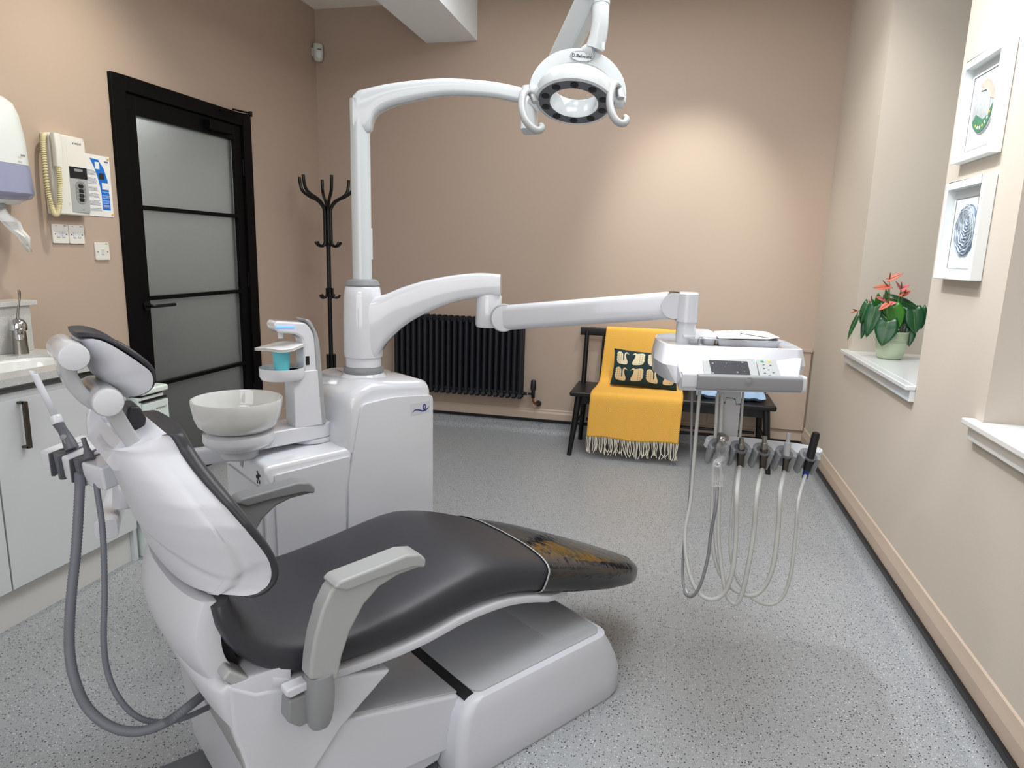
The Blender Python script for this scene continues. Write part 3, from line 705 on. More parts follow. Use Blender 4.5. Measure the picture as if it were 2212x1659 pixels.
obj('valve', join(cyl((rx1, YB-.072, rz0+.03), (rx1+.03, YB-.072, rz0+.03), .013), cyl((rx1+.03, YB-.072, rz0+.03), (vx, YB-.072, rz0+.03), .009), cyl((vx, YB-.072, rz0+.0), (vx, YB-.072, rz0+.06), .014, bev=.003)), 'black', rd)
obj('valve_knob', lathe([(.014, 0), (.021, .006), (.022, .03), (.020, .075), (.013, .084)], (vx, YB-.072, rz0+.058), n=20), 'rad', rd)
obj('valve_ring', cyl((rx1+.029, YB-.072, rz0+.03), (rx1+.034, YB-.072, rz0+.03), .014), 'chrome', rd)
obj('supply_pipe', tube(spline([V(vx, YB-.072, rz0+.005), V(vx+.004, YB-.072, rz0-.03), V(vx+.02, YB-.06, rz0-.05), V(vx+.032, YB-.03, rz0-.052), V(vx+.034, YB-.001, rz0-.052)], 5), .008, 10), 'copper', rd)
obj('pipe_collar', lathe([(.024, 0), (.022, .006), (.01, .008)], (vx+.034, YB-.02, rz0-.052), (0, -1, 0), 18), 'rad', rd)
# ================================================================== COAT STAND
cx, cy = -2.512, 4.60
cs = empty('coat_stand', (cx, cy, 0), 'black metal coat stand with curved hooks in the corner', 'coat stand')
obj('pole', cyl((cx, cy, .42), (cx, cy, 1.69), .016, 16), 'black', cs)
for k in range(6):
    a = math.radians(60*k+8); u = V(math.cos(a), math.sin(a), 0); c = V(cx, cy, 0)
    q = [c+u*.024+V(0, 0, 1.42), c+u*.024+V(0, 0, 1.62), c+u*.03+V(0, 0, 1.68), c+u*.07+V(0, 0, 1.73), c+u*.14+V(0, 0, 1.765), c+u*.185+V(0, 0, 1.80), c+u*.20+V(0, 0, 1.85), c+u*.205+V(0, 0, 1.895)]
    obj('top_hook', tube(spline(q, 5), .0115, 10), 'black', cs)
    q = [c+u*.024+V(0, 0, 1.50), c+u*.026+V(0, 0, 1.44), c+u*.034+V(0, 0, 1.418), c+u*.055+V(0, 0, 1.405), c+u*.082+V(0, 0, 1.415), c+u*.098+V(0, 0, 1.437)]
    obj('coat_peg', tube(spline(q, 4), .0095, 10), 'black', cs)
for k in range(5):
    a = math.radians(72*k+20); u = V(math.cos(a), math.sin(a), 0); c = V(cx, cy, 0)
    q = [c+u*.022+V(0, 0, 1.10), c+u*.024+V(0, 0, 1.05), c+u*.045+V(0, 0, 1.028), c+u*.068+V(0, 0, 1.035), c+u*.076+V(0, 0, 1.05)]
    obj('lower_peg', tube(spline(q, 4), .0085, 10), 'black', cs)
for k in range(6):
    a = math.radians(60*k+8); u = V(math.cos(a), math.sin(a), 0); c = V(cx, cy, 0)
    q = [c+u*.026+V(0, 0, .60), c+u*.026+V(0, 0, .46), c+u*.04+V(0, 0, .40), c+u*.10+V(0, 0, .30), c+u*.16+V(0, 0, .16), c+u*.185+V(0, 0, .012)]
    obj('leg', tube(spline(q, 5), .0125, 10), 'black', cs)
# ================================================================== BENCH
bx0, bx1, byf, byb, bz = -.665, .705, 4.565, 4.995, .455
be = empty('bench', ((bx0+bx1)/2, (byf+byb)/2, 0), 'black wooden spindle-back bench against the back wall', 'bench')
obj('seat', box((bx0, byf, bz-.035), (bx1, byb, bz)), 'benchwood', be, bev=.012, seg=3)
obj('apron', join(box((bx0+.06, byf+.04, bz-.09), (bx1-.06, byf+.06, bz-.034)), box((bx0+.06, byb-.06, bz-.09), (bx1-.06, byb-.04, bz-.034)), box((bx0+.05, byf+.06, bz-.09), (bx0+.07, byb-.06, bz-.034)), box((bx1-.07, byf+.06, bz-.09), (bx1-.05, byb-.06, bz-.034))), 'benchwood', be, bev=.002)
for x, s in ((bx0+.07, -1), (bx1-.07, 1)):
    obj('leg', tube([V(x+s*.01, byf+.045, bz-.034), V(x+s*.03, byf+.013, .2), V(x+s*.052, byf-.02, .0)], [.024, .021, .016], 14), 'benchwood', be)
    obj('leg', tube([V(x+s*.01, byb-.045, bz-.034), V(x+s*.022, byb-.024, .21), V(x+s*.035, byb-.002, 0)], [.024, .021, .016], 14), 'benchwood', be)
    obj('stretcher', cyl((x+s*.035, byf-.0+.0, .21), (x+s*.022, byb-.03, .21), .011, 12), 'benchwood', be)
    obj('back_post', tube([V(x-s*.0+s*.025, byb-.04, bz-.02), V(x+s*.022, byb-.014, .65), V(x+s*.02, byb+.01, .84)], [.019, .018, .016], 14), 'benchwood', be)
obj('stretcher', cyl((bx0+.1, (byf+byb)/2, .215), (bx1-.1, (byf+byb)/2, .215), .011, 12), 'benchwood', be)
obj('top_rail', join(sweep([V(bx0-.0, byb+.012, .835), V(0, byb+.02, .838), V(bx1+.0, byb+.012, .835)], rrect(.024, .06, .01), up=(0, 0, 1))), 'benchwood', be)
ns = 15
for k in range(1, ns):
    x = bx0+.095+(bx1-bx0-.19)*k/ns
    obj('spindle', tube([V(x, byb-.04, bz-.005), V(x, byb-.01, .62), V(x, byb+.012, .82)], [.0095, .0105, .0075], 10), 'benchwood', be)
obj('care_label', box((bx0+.085, byf+.16, .355), (bx0+.1, byf+.185, .365)), 'paper', be, smooth=False)
# throw blanket draped over the back, the seat and the front
tx0, tx1 = -.52, .095
path = [V(0, byb+.044, .66), V(0, byb+.043, .80), V(0, byb+.038, .862), V(0, byb+.02, .874), V(0, byb-.004, .866), V(0, byb-.014, .83), V(0, byb-.03, .70), V(0, byb-.05, .56), V(0, byb-.08, .49), V(0, byb-.14, .472), V(0, byb-.28, .468), V(0, byf+.03, .468), V(0, byf-.012, .462), V(0, byf-.032, .44), V(0, byf-.038, .38), V(0, byf-.042, .25), V(0, byf-.046, .155)]
path = spline(path, 5)
Ls = [0]
for i in range(1, len(path)): Ls.append(Ls[-1]+(path[i]-path[i-1]).length)
rs = []; nu = 42; UVM = {}
for i, q in enumerate(path):
    t = Ls[i]/Ls[-1]; r = []
    fr_ = max(0, (t-.62)/.38); mid = math.exp(-((t-.5)/.16)**2)
    for k in range(nu+1):
        s = k/nu
        a0 = tx0+.055*(1-t)**1.4*1.2-.005*fr_; a1 = tx1+.05*(1-t)-.0*fr_-.015*mid
        x = a0+(a1-a0)*s
        w = .006*math.sin(s*17+t*3)*fr_+.003*math.sin(s*31+t*9)+.012*mid*math.sin(s*5+1)*.5
        n_ = V(0, -1, 0) if fr_ > 0 else V(0, -.6, .5)
        pnt = V(x, q.y, q.z)+n_*abs(w)
        if t > .97: pnt.z += .006*math.sin(s*9)
        UVM[(round(pnt.x, 5), round(pnt.y, 5), round(pnt.z, 5))] = (s*(tx1-tx0), Ls[i]); r.append(pnt)
    rs.append(r)
def buv(p):
    k = (round(p.x, 5), round(p.y, 5), round(p.z, 5))
    if k in UVM: return UVM[k]
    for a in (-1, 0, 1):
        for b in (-1, 0, 1):
            for c in (-1, 0, 1):
                k2 = (round(k[0]+a*1e-5, 5), round(k[1]+b*1e-5, 5), round(k[2]+c*1e-5, 5))
                if k2 in UVM: return UVM[k2]
    return (0, 0)
th_ = empty('throw_blanket', (-.2, byf, .155), 'mustard herringbone throw with cream fringe draped over the bench', 'blanket')
obj('cloth', rings(rs, caps=False, closed=False), 'mustard', th_, uv=buv, solid=.006)
fr = []; random.seed(11); last = rs[-1]
for k in range(62):
    s = k/61*(nu); i = min(int(s), nu-1); b0 = last[i].lerp(last[i+1], s-i)
    l = .095+.03*random.random(); w1, w2 = random.uniform(-.012, .012), random.uniform(-.012, .012)
    fr.append(tube(spline([b0+V(0, 0, .004), b0+V(w1*.3, -.004, -l*.35), b0+V(w1, .002, -l*.7), b0+V(w2, -.003, -l)], 3), .0028, 5))
obj('fringe', join(*fr), 'fringe', th_)
# swan cushion leaning on the back
cc = onY(1393, 803, 4.80)
cu = empty('swan_cushion', V(cc.x, 4.80, .475), 'dark teal cushion printed with cream swans on the mustard throw', 'cushion')
cw, ch, ct = .235, .135, .055
tilt = math.radians(22); cyx = math.radians(4)
e1 = V(math.cos(cyx), 0, -math.sin(cyx)*.55).normalized(); e3 = V(0, -math.cos(tilt), math.sin(tilt)); e2 = e3.cross(e1).normalized(); e3 = e1.cross(e2)
e2 = e2 if e2.z > 0 else -e2
c0 = V(cc.x+.0, 4.82, .475+ch*.94)
def cpt(u, v, s):
    # u,v in -1..1
    k = (1-abs(u)**2.6)*(1-abs(v)**2.6); t = ct*max(0, k)**.5
    pin = 1-.07*(1-abs(u)**2)*abs(v)**3; pin2 = 1-.05*(1-abs(v)**2)*abs(u)**3
    return c0+e1*(cw*u*pin2)+e2*(ch*v*pin)+e3*(t*s)
def cushion(cptf, nu=22, nv=14):
    A_ = [[cptf(-1+2*i/nu, -1+2*j/nv, 1) for i in range(nu+1)] for j in range(nv+1)]
    B_ = [[cptf(-1+2*i/nu, -1+2*j/nv, -1) for i in range(nu+1)] for j in range(nv+1)]
    return join(rings(A_, caps=False, closed=False), rings(B_, caps=False, closed=False))
obj('cushion_cover', cushion(cpt), 'teal', cu)
body = [(-.9, .62), (-.75, .85), (-.5, .93), (-.25, .85), (-.05, .62), (.0, .3), (.02, .0), (.06, -.28), (.16, -.28), (.2, -.1), (.16, .2), (.14, .5), (.22, .75), (.36, .86), (.5, .84), (.62, .72), (.85, .5), (.62, .62), (.5, .68), (.38, .62), (.36, .4), (.42, .15), (.52, -.1), (.66, -.35), (.68, -.6), (.55, -.74), (.2, -.74), (-.3, -.68), (-.6, -.6), (-.8, -.35), (-.9, -.05), (-.78, .02), (-.93, .2), (-.78, .28), (-.92, .45), (-.78, .5)]
def swan(u0, v0, su, sv, m):
    pts = [(u0+su*a, v0+sv*b) for a, b in body]
    bm = bmesh.new(); vs = [bm.verts.new((a, b, 0)) for a, b in pts]; fc = bm.faces.new(vs); bmesh.ops.triangulate(bm, faces=[fc])
    bmesh.ops.subdivide_edges(bm, edges=bm.edges[:], cuts=3, use_grid_fill=True); bm.verts.index_update()
    g_ = ([cpt(v.co.x, v.co.y, 1)+e3*.0025 for v in bm.verts], [tuple(v.index for v in f.verts) for f in bm.faces]); bm.free()
    # feather marks
    marks = []
    for i in range(5):
        for j in range(2):
            a, b = u0+su*(-.55+.28*j), v0+sv*(.6-.27*i)
            marks.append(tube([cpt(a-.012, b+.03, 1)+e3*.0035, cpt(a+.008, b, 1)+e3*.0035, cpt(a-.008, b-.035, 1)+e3*.0035], .0009, 4))
    obj('swan_print', g_, m, cu, smooth=False); obj('feather_marks', join(*marks), 'nickel', cu)
for j, v0 in enumerate((.42, -.45)):
    for i, u0 in enumerate((-.70, -.24, .26, .72)):
        s = 1 if i % 2 == 0 else -1
        swan(u0, v0, .232*s, .44, 'swan' if j == 0 else 'swan2')
# pale blue cushion lying at the right end
q0 = onY(1640, 850, 4.80)
b0 = V(.42, 4.80, .50); f1 = V(1, 0, 0); f2 = V(0, .95, .12).normalized(); f3 = f1.cross(f2)
def bpt(u, v, s):
    k = (1-abs(u)**2.6)*(1-abs(v)**2.6); t = .048*max(0, k)**.5
    return b0+f1*(.225*u)+f2*(.15*v)+f3*(t*s+.004*math.sin(u*9+v*4)+.003*math.sin(u*21))
obj('blue_cushion', cushion(bpt, 30, 16), 'bluef', label='pale blue cushion lying at the right end of the black bench', cat='cushion')
# ================================================================== PLANT
pp = onZ(1917, 772, .913); pp = V(1.10, 3.60, .914)
pb = onZ(1916, 776, .913)
pc = V(pb.x+.02, pb.y+.04, .914)
pl = empty('potted_anthurium', pc, 'potted anthurium with coral pink flowers on the far windowsill', 'plant')
obj('pot', lathe([(.052, 0), (.060, .008), (.070, .05), (.074, .10), (.075, .135), (.077, .137), (.0775, .142), (.074, .142), (.070, .13), (.069, .12)], pc, n=48, caps=False), mat('sage_glazed_pot', (186, 200, 168), .22, coat=.6), pl)
obj('pot_base', lathe([(.001, .001), (.052, .001)], pc, n=32, caps=False), 'stem', pl)
for z in (.088, .096, .104, .112, .120, .128): obj('pot_ring', lathe([(.0738+(z-.088)*.03, z-.0022), (.0752+(z-.088)*.03, z), (.0738+(z-.088)*.03, z+.0022)], pc, n=48, caps=False), 'stem' if 0 else mat('sage_glaze_ring', (176, 190, 158), .25), pl)
obj('soil', lathe([(.001, .132), (.07, .13)], pc, n=32, caps=False), 'soil', pl)
# plant foliage
def leafmesh(base, tip, width, nrm, droop=.15, fold=.25, lobes=.22, n=12):
    base, tip = Vector(base), Vector(tip); d = tip-base; L = d.length; d.normalize()
    nrm = (nrm-d*nrm.dot(d)).normalized(); s = d.cross(nrm); rs = []
    for i in range(n+1):
        t = i/n
        if t < .14: hw0, off = (.55+3.0*t), -lobes*(1-t/.14)**1.0
        hw = .5*width*(math.sin(PI*min(1, (t*.93+.07))**.62)**.85)
        r = []
        for j in range(-4, 5):
            q = j/4; back = -lobes*L*max(0, (.22-t)/.22)*abs(q)*(1.15-abs(q)*.35)*1.3
            x = t*L+back
            r.append(base+d*x+s*(hw*q)+nrm*(-droop*L*(t-.15)**2+fold*hw*abs(q)*.5-.12*hw*q*q))
        rs.append(r)
    return rings(rs, caps=False, closed=False)
cam = (EYE-pc).normalized()
def pf(x, y, dy=0): return onY(x, y, pc.y+dy)
def leaf(bx, by, tx, ty, w, dy, m='leaf', tilt=.35, side=0, dt=0, name='leaf', droop=.12, stem=True):
    b, t = pf(bx, by, dy), pf(tx, ty, dy-.02+dt)
    wm = w*(b-EYE).dot(FWD)/FPX
    nr = (cam+V(0, 0, tilt)+V(side, 0, 0)).normalized()
    o = obj(name, leafmesh(b, t, wm*1.05, nr, droop), m, pl, solid=.0007, ang=80)
    rib = obj('midrib', tube(spline([b+nr*.0012, b.lerp(t, .5)+nr*.0012-nr*(droop*.02), t-nr*((t-b).length*droop*.7)+nr*.001], 3), [.0012, .0012, .0011, .001, .0008, .0005, .0003], 5), 'stem', o)
    if stem:
        s0 = pc+V(random.uniform(-.03, .03), random.uniform(-.03, .03), .13)
        obj('leaf_stalk', tube(spline([s0, s0.lerp(b, .6)+V(0, .01, .03), b+V(0, .004, .0)], 5), .0018, 6), 'stem', o)
    return o
random.seed(21)
leaf(1851.6, 685, 1828, 734, 11, -.01, side=-.6)
leaf(1875, 656, 1857, 698, 21, .0, side=-.3)
leaf(1880, 671, 1859, 733, 20, .03)
leaf(1892, 663, 1870.6, 729, 31, -.05, tilt=.5)
leaf(1911, 692, 1897, 738, 26, -.02)
leaf(1918.7, 695, 1904, 748, 43, -.085, tilt=.3)
leaf(1921, 658, 1924, 692, 34, .03)
leaf(1930, 664, 1942, 710, 36, -.03, 'leafl', tilt=.5)
leaf(1974, 671, 1977.6, 721, 38, -.03, tilt=.3)
leaf(1931, 645, 1996, 669, 24, .02, tilt=.9)
leaf(1967, 710, 1963.7, 749, 21, -.01, tilt=.2)
leaf(1990, 668, 1990, 712, 22, .03)
leaf(1954, 688, 1950, 729, 19, .04)
leaf(1898, 661, 1897, 633, 15, .04, 'leafl')
leaf(1916, 646, 1913.6, 624, 8, .01, 'leafl')
leaf(1944, 672, 1940, 706, 24, .05)
def flower(bx, by, tx, ty, w, dy, m='spathe', tilt=.8, sx=0, sy=-14, stalk=True):
    o = leaf(bx, by, tx, ty, w, dy, m, tilt=tilt, name='flower', droop=-.05, stem=False)
    b = pf(bx, by, dy); e = pf(bx+sx, by+sy, dy-.01)
    obj('spadix', tube([b, b.lerp(e, .5), e], [.003, .0034, .0018], 8), 'spadix', o)
    if stalk:
        s0 = pc+V(random.uniform(-.02, .02), random.uniform(-.02, .02), .13)
        obj('flower_stalk', tube(spline([s0, s0.lerp(b, .6)+V(0, .01, .01), b+V(0, .004, 0)], 5), .0017, 6), 'stem', o)
flower(1921, 603, 1952, 590, 14, -.02, sx=3, sy=-14)
flower(1919, 619, 1884.5, 623, 15, -.03, sx=-12, sy=-13)
flower(1948, 623, 1966, 616, 12, -.02, 'pink', sx=-1, sy=-14)
flower(1946, 624, 1934, 607, 8, -.015, 'pink', sx=2, sy=-10, stalk=False)
flower(1952, 634, 1968, 629, 18, .0, sx=6, sy=-8)
flower(1944, 636, 1954, 633, 14, -.01, sx=2, sy=-6, stalk=False)
flower(1884, 657, 1875, 650, 11, -.02, sx=-2, sy=-18)
flower(1909, 647, 1890, 641, 12, -.03, 'pink', sx=0, sy=-11)
flower(1919, 655, 1898, 671, 13, -.06, sx=-1, sy=-8)
flower(1915, 656, 1938, 654, 12, -.05, sx=1, sy=-6, stalk=False)
flower(1851, 671, 1835, 678, 5, -.01, sx=-9, sy=-3)
# ================================================================== DENTAL CHAIR
CB = 1.55   # centre line of the chair across
ch = empty('dental_chair', W(.95, CB, 0), 'reclined dental chair with dark grey padding and white shell in the foreground', 'dental chair')
# foot base: rounded plan, flat top, silver top cover over a white skirt
def plan(a0, a1, w, r1, n=8, infl=0, r0=.03):
    o = []
    for (ca, cb, t0, r) in ((a1, w, 90, r1), (a0, w, 180, r0), (a0, -w, 270, r0), (a1, -w, 360, r1)):
        sa = 1 if t0 in (90, 360) else -1; sb = 1 if t0 in (90, 180) else -1
        for k in range(n+1):
            t = {90: 90*k/n, 180: 90+90*k/n, 270: 180+90*k/n, 360: 270+90*k/n}[t0]
            t = math.radians(t); o.append((ca-sa*r+r*math.cos(t), CB+sb*(w-r)+r*math.sin(t)))
    return o
def ring(pl_, z): return [W(a, b, z) for a, b in pl_]
w0 = .315
pA = plan(.925, 1.60, w0-.005, .10); pB = plan(.92, 1.625, w0, .12); pC = plan(.90, 1.60, w0-.004, .09); pD = plan(.975, 1.515, w0-.015, .045, r0=.03); pE = plan(.99, 1.500, w0-.03, .04)
# skirt side: bottom longer, top shorter at the head end
obj('base_skirt', rings([ring(pA, .0), ring(pB, .012), ring(pB, .07), ring(plan(.922, 1.60, w0-.003, .10), .11), ring(plan(.935, 1.545, w0-.008, .06), .18), ring(plan(.955, 1.515, w0-.012, .045), .215), ring(pD, .226), ring(pE, .229)]), 'whitem', ch, ang=50)
obj('base_top_cover', rings([ring(plan(.992, 1.497, w0-.034, .035), .2285), ring(plan(.992, 1.497, w0-.034, .035), .2335), ring(plan(.996, 1.492, w0-.038, .03), .2345)]), 'silver', ch, ang=30)
obj('hatch_panel', rings([ring([(a, b) for a, b in plan(1.325, 1.475, w0-.07, .006)], .233), ring(plan(1.325, 1.475, w0-.07, .006), .2350), ring(plan(1.327, 1.473, w0-.072, .006), .2355)]), 'silver', ch, ang=30)
obj('gap_dark', box((.962, CB-.272, .17), (.992, CB+.272, .231), W), 'ink', ch, smooth=False)  # ink box paints the dark of the open gap
obj('floor_plate', rings([ring(plan(-.05, .95, .24, .1, r0=.16), .001), ring(plan(-.05, .95, .24, .1, r0=.16), .012), ring(plan(-.04, .94, .23, .1, r0=.15), .018)]), 'dgrey', ch)
obj('lift_mechanism', box((.62, CB-.20, .03), (.93, CB+.20, .12), W), 'ink', ch, bev=.006)
# lift arm cover: slopes up towards the head
nb = CB-.25; fb = CB+.25
def prof_ext(poly, b0, b1): return prism(poly, lambda a, z, t: W(a, t, z), b0, b1)
obj('lift_arm_cover', prof_ext([(.962, .224), (.50, .340), (.44, .33), (.46, .18), (.60, .10), (.945, .070), (.945, .14)], nb, fb), 'whitem', ch, bev=.008, seg=3)
obj('lift_arm_top', prof_ext([(.9625, .229), (.50, .345), (.50, .338), (.9625, .222)], nb+.012, fb-.012), 'silver', ch, bev=.002)
obj('lower_cover', prof_ext([(.935, .08), (.60, .11), (.50, .16), (.50, .02), (.70, .02), (.91, .035)], nb+.02, fb-.02), 'whitem', ch, bev=.008)
# rear body carrying the seat
sb0 = CB-.262; sb1 = CB+.262
rb_ = [(.368, .520), (.425, .478), (.46, .470), (.60, .440), (.75, .395), (.615, .300), (.50, .17), (.46, .045), (.42, .05), (.405, .20), (.392, .32), (.372, .41)]
obj('seat_carrier', prof_ext(rb_, sb0, sb1), 'whitem', ch, bev=.010, seg=3)
def apr(an, ac, zn, zc):
    o = []
    for k in range(25):
        t = PI*k/24; c = math.cos(t); q = max(0, math.sin(t))**.9
        o.append(W(an+(ac-an)*q, CB-.258*c, zn+(zc-zn)*q))
    return o+[W(.50, CB+.258, zn), W(.50, CB-.258, zn)]
obj('rear_apron', rings([apr(.378, .34, .513, .522), apr(.366, .326, .503, .512), apr(.365, .324, .495, .505), apr(.371, .326, .42, .485), apr(.376, .332, .41, .478)]), 'whitem', ch, ang=50)
obj('rear_scoop', rings([apr(.378, .345, .42, .48), apr(.385, .37, .36, .40), apr(.40, .40, .26, .28), apr(.43, .45, .14, .14), apr(.48, .49, .02, .02)]), 'lgrey', ch, ang=60)
obj('corner_pad', prof_ext([(.43, .498), (.375, .548), (.36, .53), (.41, .482)], sb0+.006, sb0+.22), 'lgrey', ch, bev=.006, seg=3)
# seat shell rim below the cushion
NS = 40
Tt = resample([(.395, .70), (.425, .62), (.50, .565), (.645, .533), (.768, .545), (.87, .562), (.94, .574), (1.02, .584), (1.085, .578), (1.20, .545), (1.32, .498), (1.50, .43), (1.70, .345), (1.86, .275), (1.935, .24)], NS)
Bt = resample([(.352, .675), (.365, .61), (.405, .54), (.48, .478), (.59, .450), (.74, .437), (.86, .44), (.96, .453), (1.09, .452), (1.20, .425), (1.32, .382), (1.50, .325), (1.70, .262), (1.86, .212), (1.93, .20)], NS)
def widp(a):
    pts = [(.35, .225), (.42, .25), (.55, .262), (1.15, .262), (1.28, .245), (1.5, .228), (1.65, .205), (1.78, .165), (1.87, .12), (1.92, .07), (1.94, .02)]
    for i in range(len(pts)-1):
        if a <= pts[i+1][0]: f = max(0, (a-pts[i][0])/(pts[i+1][0]-pts[i][0])); return pts[i][1]*(1-f)+pts[i+1][1]*f
    return pts[-1][1]
wd = [widp(Tt[i][0]) for i in range(NS)]
# split: dark cushion, then clear film cover over the foot end
obj('seat_cushion', puff(Tt, Bt, wd, CB, W, e=.5, n=36, bulge=.10), 'uph', ch, ang=80)
# white seat pan below the cushion
i0 = 5; i1 = 28
Ts = [Bt[i] for i in range(i0, i1)]; Ts = [(a, z+.012) for a, z in Ts]
Bs = [(a, z-.016) for a, z in [Bt[i] for i in range(i0, i1)]]
obj('seat_pan', puff(Ts, Bs, [wd[i]+.003-(.05 if i > 24 else 0)*(i-24)/4 for i in range(i0, i1)], CB, W, e=.3, n=28), 'whitem', ch)
fi = [i for i in range(NS) if Tt[i][0] > 1.27]
grow = .004
Tf = [(Tt[i][0]+(grow if i > NS-3 else 0), Tt[i][1]+grow) for i in fi]; Bf = [(Bt[i][0]+(grow if i > NS-3 else 0), Bt[i][1]-grow) for i in fi]
def filmrings():
    return puff(Tf, Bf, [wd[i]+grow for i in fi], CB, W, e=.5, n=36, bulge=.10)
gfo = filmrings(); gfo = (gfo[0], gfo[1][:-2]+[gfo[1][-1]])
obj('clear_foot_cover', gfo, 'film', ch, ang=80)
v0 = puff([Tf[0], (Tf[0][0]+.006, Tf[0][1]-.002)], [Bf[0], (Bf[0][0]+.006, Bf[0][1]-.002)], wd[fi[0]]+grow+.0012, CB, W, e=.5, n=36, bulge=.10)
obj('cover_hem', (v0[0], v0[1][:-2]), 'lhose', ch, ang=80, solid=.0015)
# ------ backrest
def bp(x, y, b): q = onB(x, y, b); return (q.dot(AX), q.z)
SH_F = [bp(x, y, b) for x, y, b in ((470, 1298, 1.30), (540, 1292, 1.29), (590, 1265, 1.285), (588, 1215, 1.285), (530, 1140, 1.285), (450, 1050, 1.31), (370, 945, 1.44), (332, 914, 1.54), (308, 903, 1.60))]
SH_R = [bp(x, y, b) for x, y, b in ((440, 1303, 1.34), (400, 1288, 1.36), (365, 1245, 1.38), (345, 1200, 1.385), (318, 1140, 1.385), (280, 1060, 1.40), (240, 990, 1.45), (218, 964, 1.52), (236, 946, 1.59))]
nb_ = 64
F_ = resample(SH_F, nb_); R_ = resample(SH_R, nb_)
def wback(i, ws): return _r1(ws, nb_)[i]
wF = _r1([.17, .245, .262, .266, .266, .262, .235, .185, .13, .11], nb_)
wR = _r1([.14, .19, .20, .205, .205, .195, .185, .165, .12, .10], nb_)
def shellsec(i):
    f, r = F_[i], R_[i]; o = []
    for k in range(61):
        t = PI*k/60; c = math.copysign(abs(math.cos(t))**.85, math.cos(t)); s = abs(math.sin(t))**.72
        # front edge at s=0, rear at s=1
        w = wF[i]*(1-s)+wR[i]*s*1.02 if abs(c) > .98 else (wF[i]*(1-s*.5)+wR[i]*s*.5)
        a = f[0]+(r[0]-f[0])*s; z = f[1]+(r[1]-f[1])*s
        u = i/(nb_-1); uc = .40-.14*math.sin(PI*min(1, s)); dpt = .007*max(0, min(1, (uc-u)/.016))*max(0, min(1, u/.12))*min(1, s/.12)
        cc_ = (f[0]+r[0])/2, (f[1]+r[1])/2; L_ = max(.001, math.hypot(a-cc_[0], z-cc_[1]))
        w -= dpt; a -= (a-cc_[0])/L_*dpt*.6; z -= (z-cc_[1])/L_*dpt*.6
        o.append(W(a, CB-c*w, z))
    return o
obj('backrest_shell', rings([shellsec(i) for i in range(nb_)]), 'whitem', ch, ang=60)
# cushion in front of the shell
def offs(pts, d):
    o = []
    for i in range(len(pts)):
        a = pts[max(0, i-1)]; b = pts[min(len(pts)-1, i+1)]; tx, tz = b[0]-a[0], b[1]-a[1]; L = math.hypot(tx, tz) or 1
        o.append((pts[i][0]+tz/L*d, pts[i][1]-tx/L*d))
    return o
CO = [bp(x, y, b) for x, y, b in ((505, 1306, 1.29), (575, 1292, 1.285), (606, 1250, 1.28), (598, 1200, 1.28), (548, 1130, 1.28), (470, 1030, 1.31), (395, 935, 1.45), (348, 907, 1.56), (318, 897, 1.62))]
C_ = resample(CO, nb_)
Ci = [(F_[i][0]*.93+R_[i][0]*.07, F_[i][1]*.93+R_[i][1]*.07) for i in range(nb_)]
Cm = [((C_[i][0]+(C_[i][0]-Ci[i][0])*.15), (C_[i][1]+(C_[i][1]-Ci[i][1])*.15)) for i in range(nb_)]
obj('backrest_cushion', puff(Cm, Ci, [w+.006 for w in wF], CB, W, e=.55, n=32, bulge=.12), 'uph', ch, ang=80)
# raised highlight crease across the lower shell is a shallow step panel
# rear hinge cover
outl = [(445, 1303), (432, 1345), (428, 1395), (440, 1440), (462, 1470), (483, 1492)]
inn_ = [(498, 1298), (493, 1318), (482, 1345), (479, 1385), (487, 1420), (503, 1440), (528, 1452)]
o_ = resample([bp(x, y, 1.33) for x, y in outl], 16); i_ = resample([bp(x, y, 1.33) for x, y in inn_], 16)
rs = []
for k in range(16):
    r = []
    for j in range(17):
        t = PI*j/16; c = math.copysign(abs(math.cos(t))**.35, math.cos(t)); s = math.sin(t)**.8
        s = math.sin(t)**1.4; c = math.copysign(abs(math.cos(t))**.8, math.cos(t))
        bul = .034
        r.append(W(o_[k][0]-bul*s, CB-.215*c, o_[k][1]))
    r += [W(i_[k][0], CB+.215, i_[k][1]), W(i_[k][0], CB-.215, i_[k][1])]
    rs.append(r)
obj('hinge_cover', rings(rs), 'whitem', ch, ang=50)
obj('hinge_core', prof_ext([(.355, .62), (.385, .62), (.41, .52), (.40, .49), (.38, .52)], CB-.20, CB+.20), 'ink', ch, smooth=False)
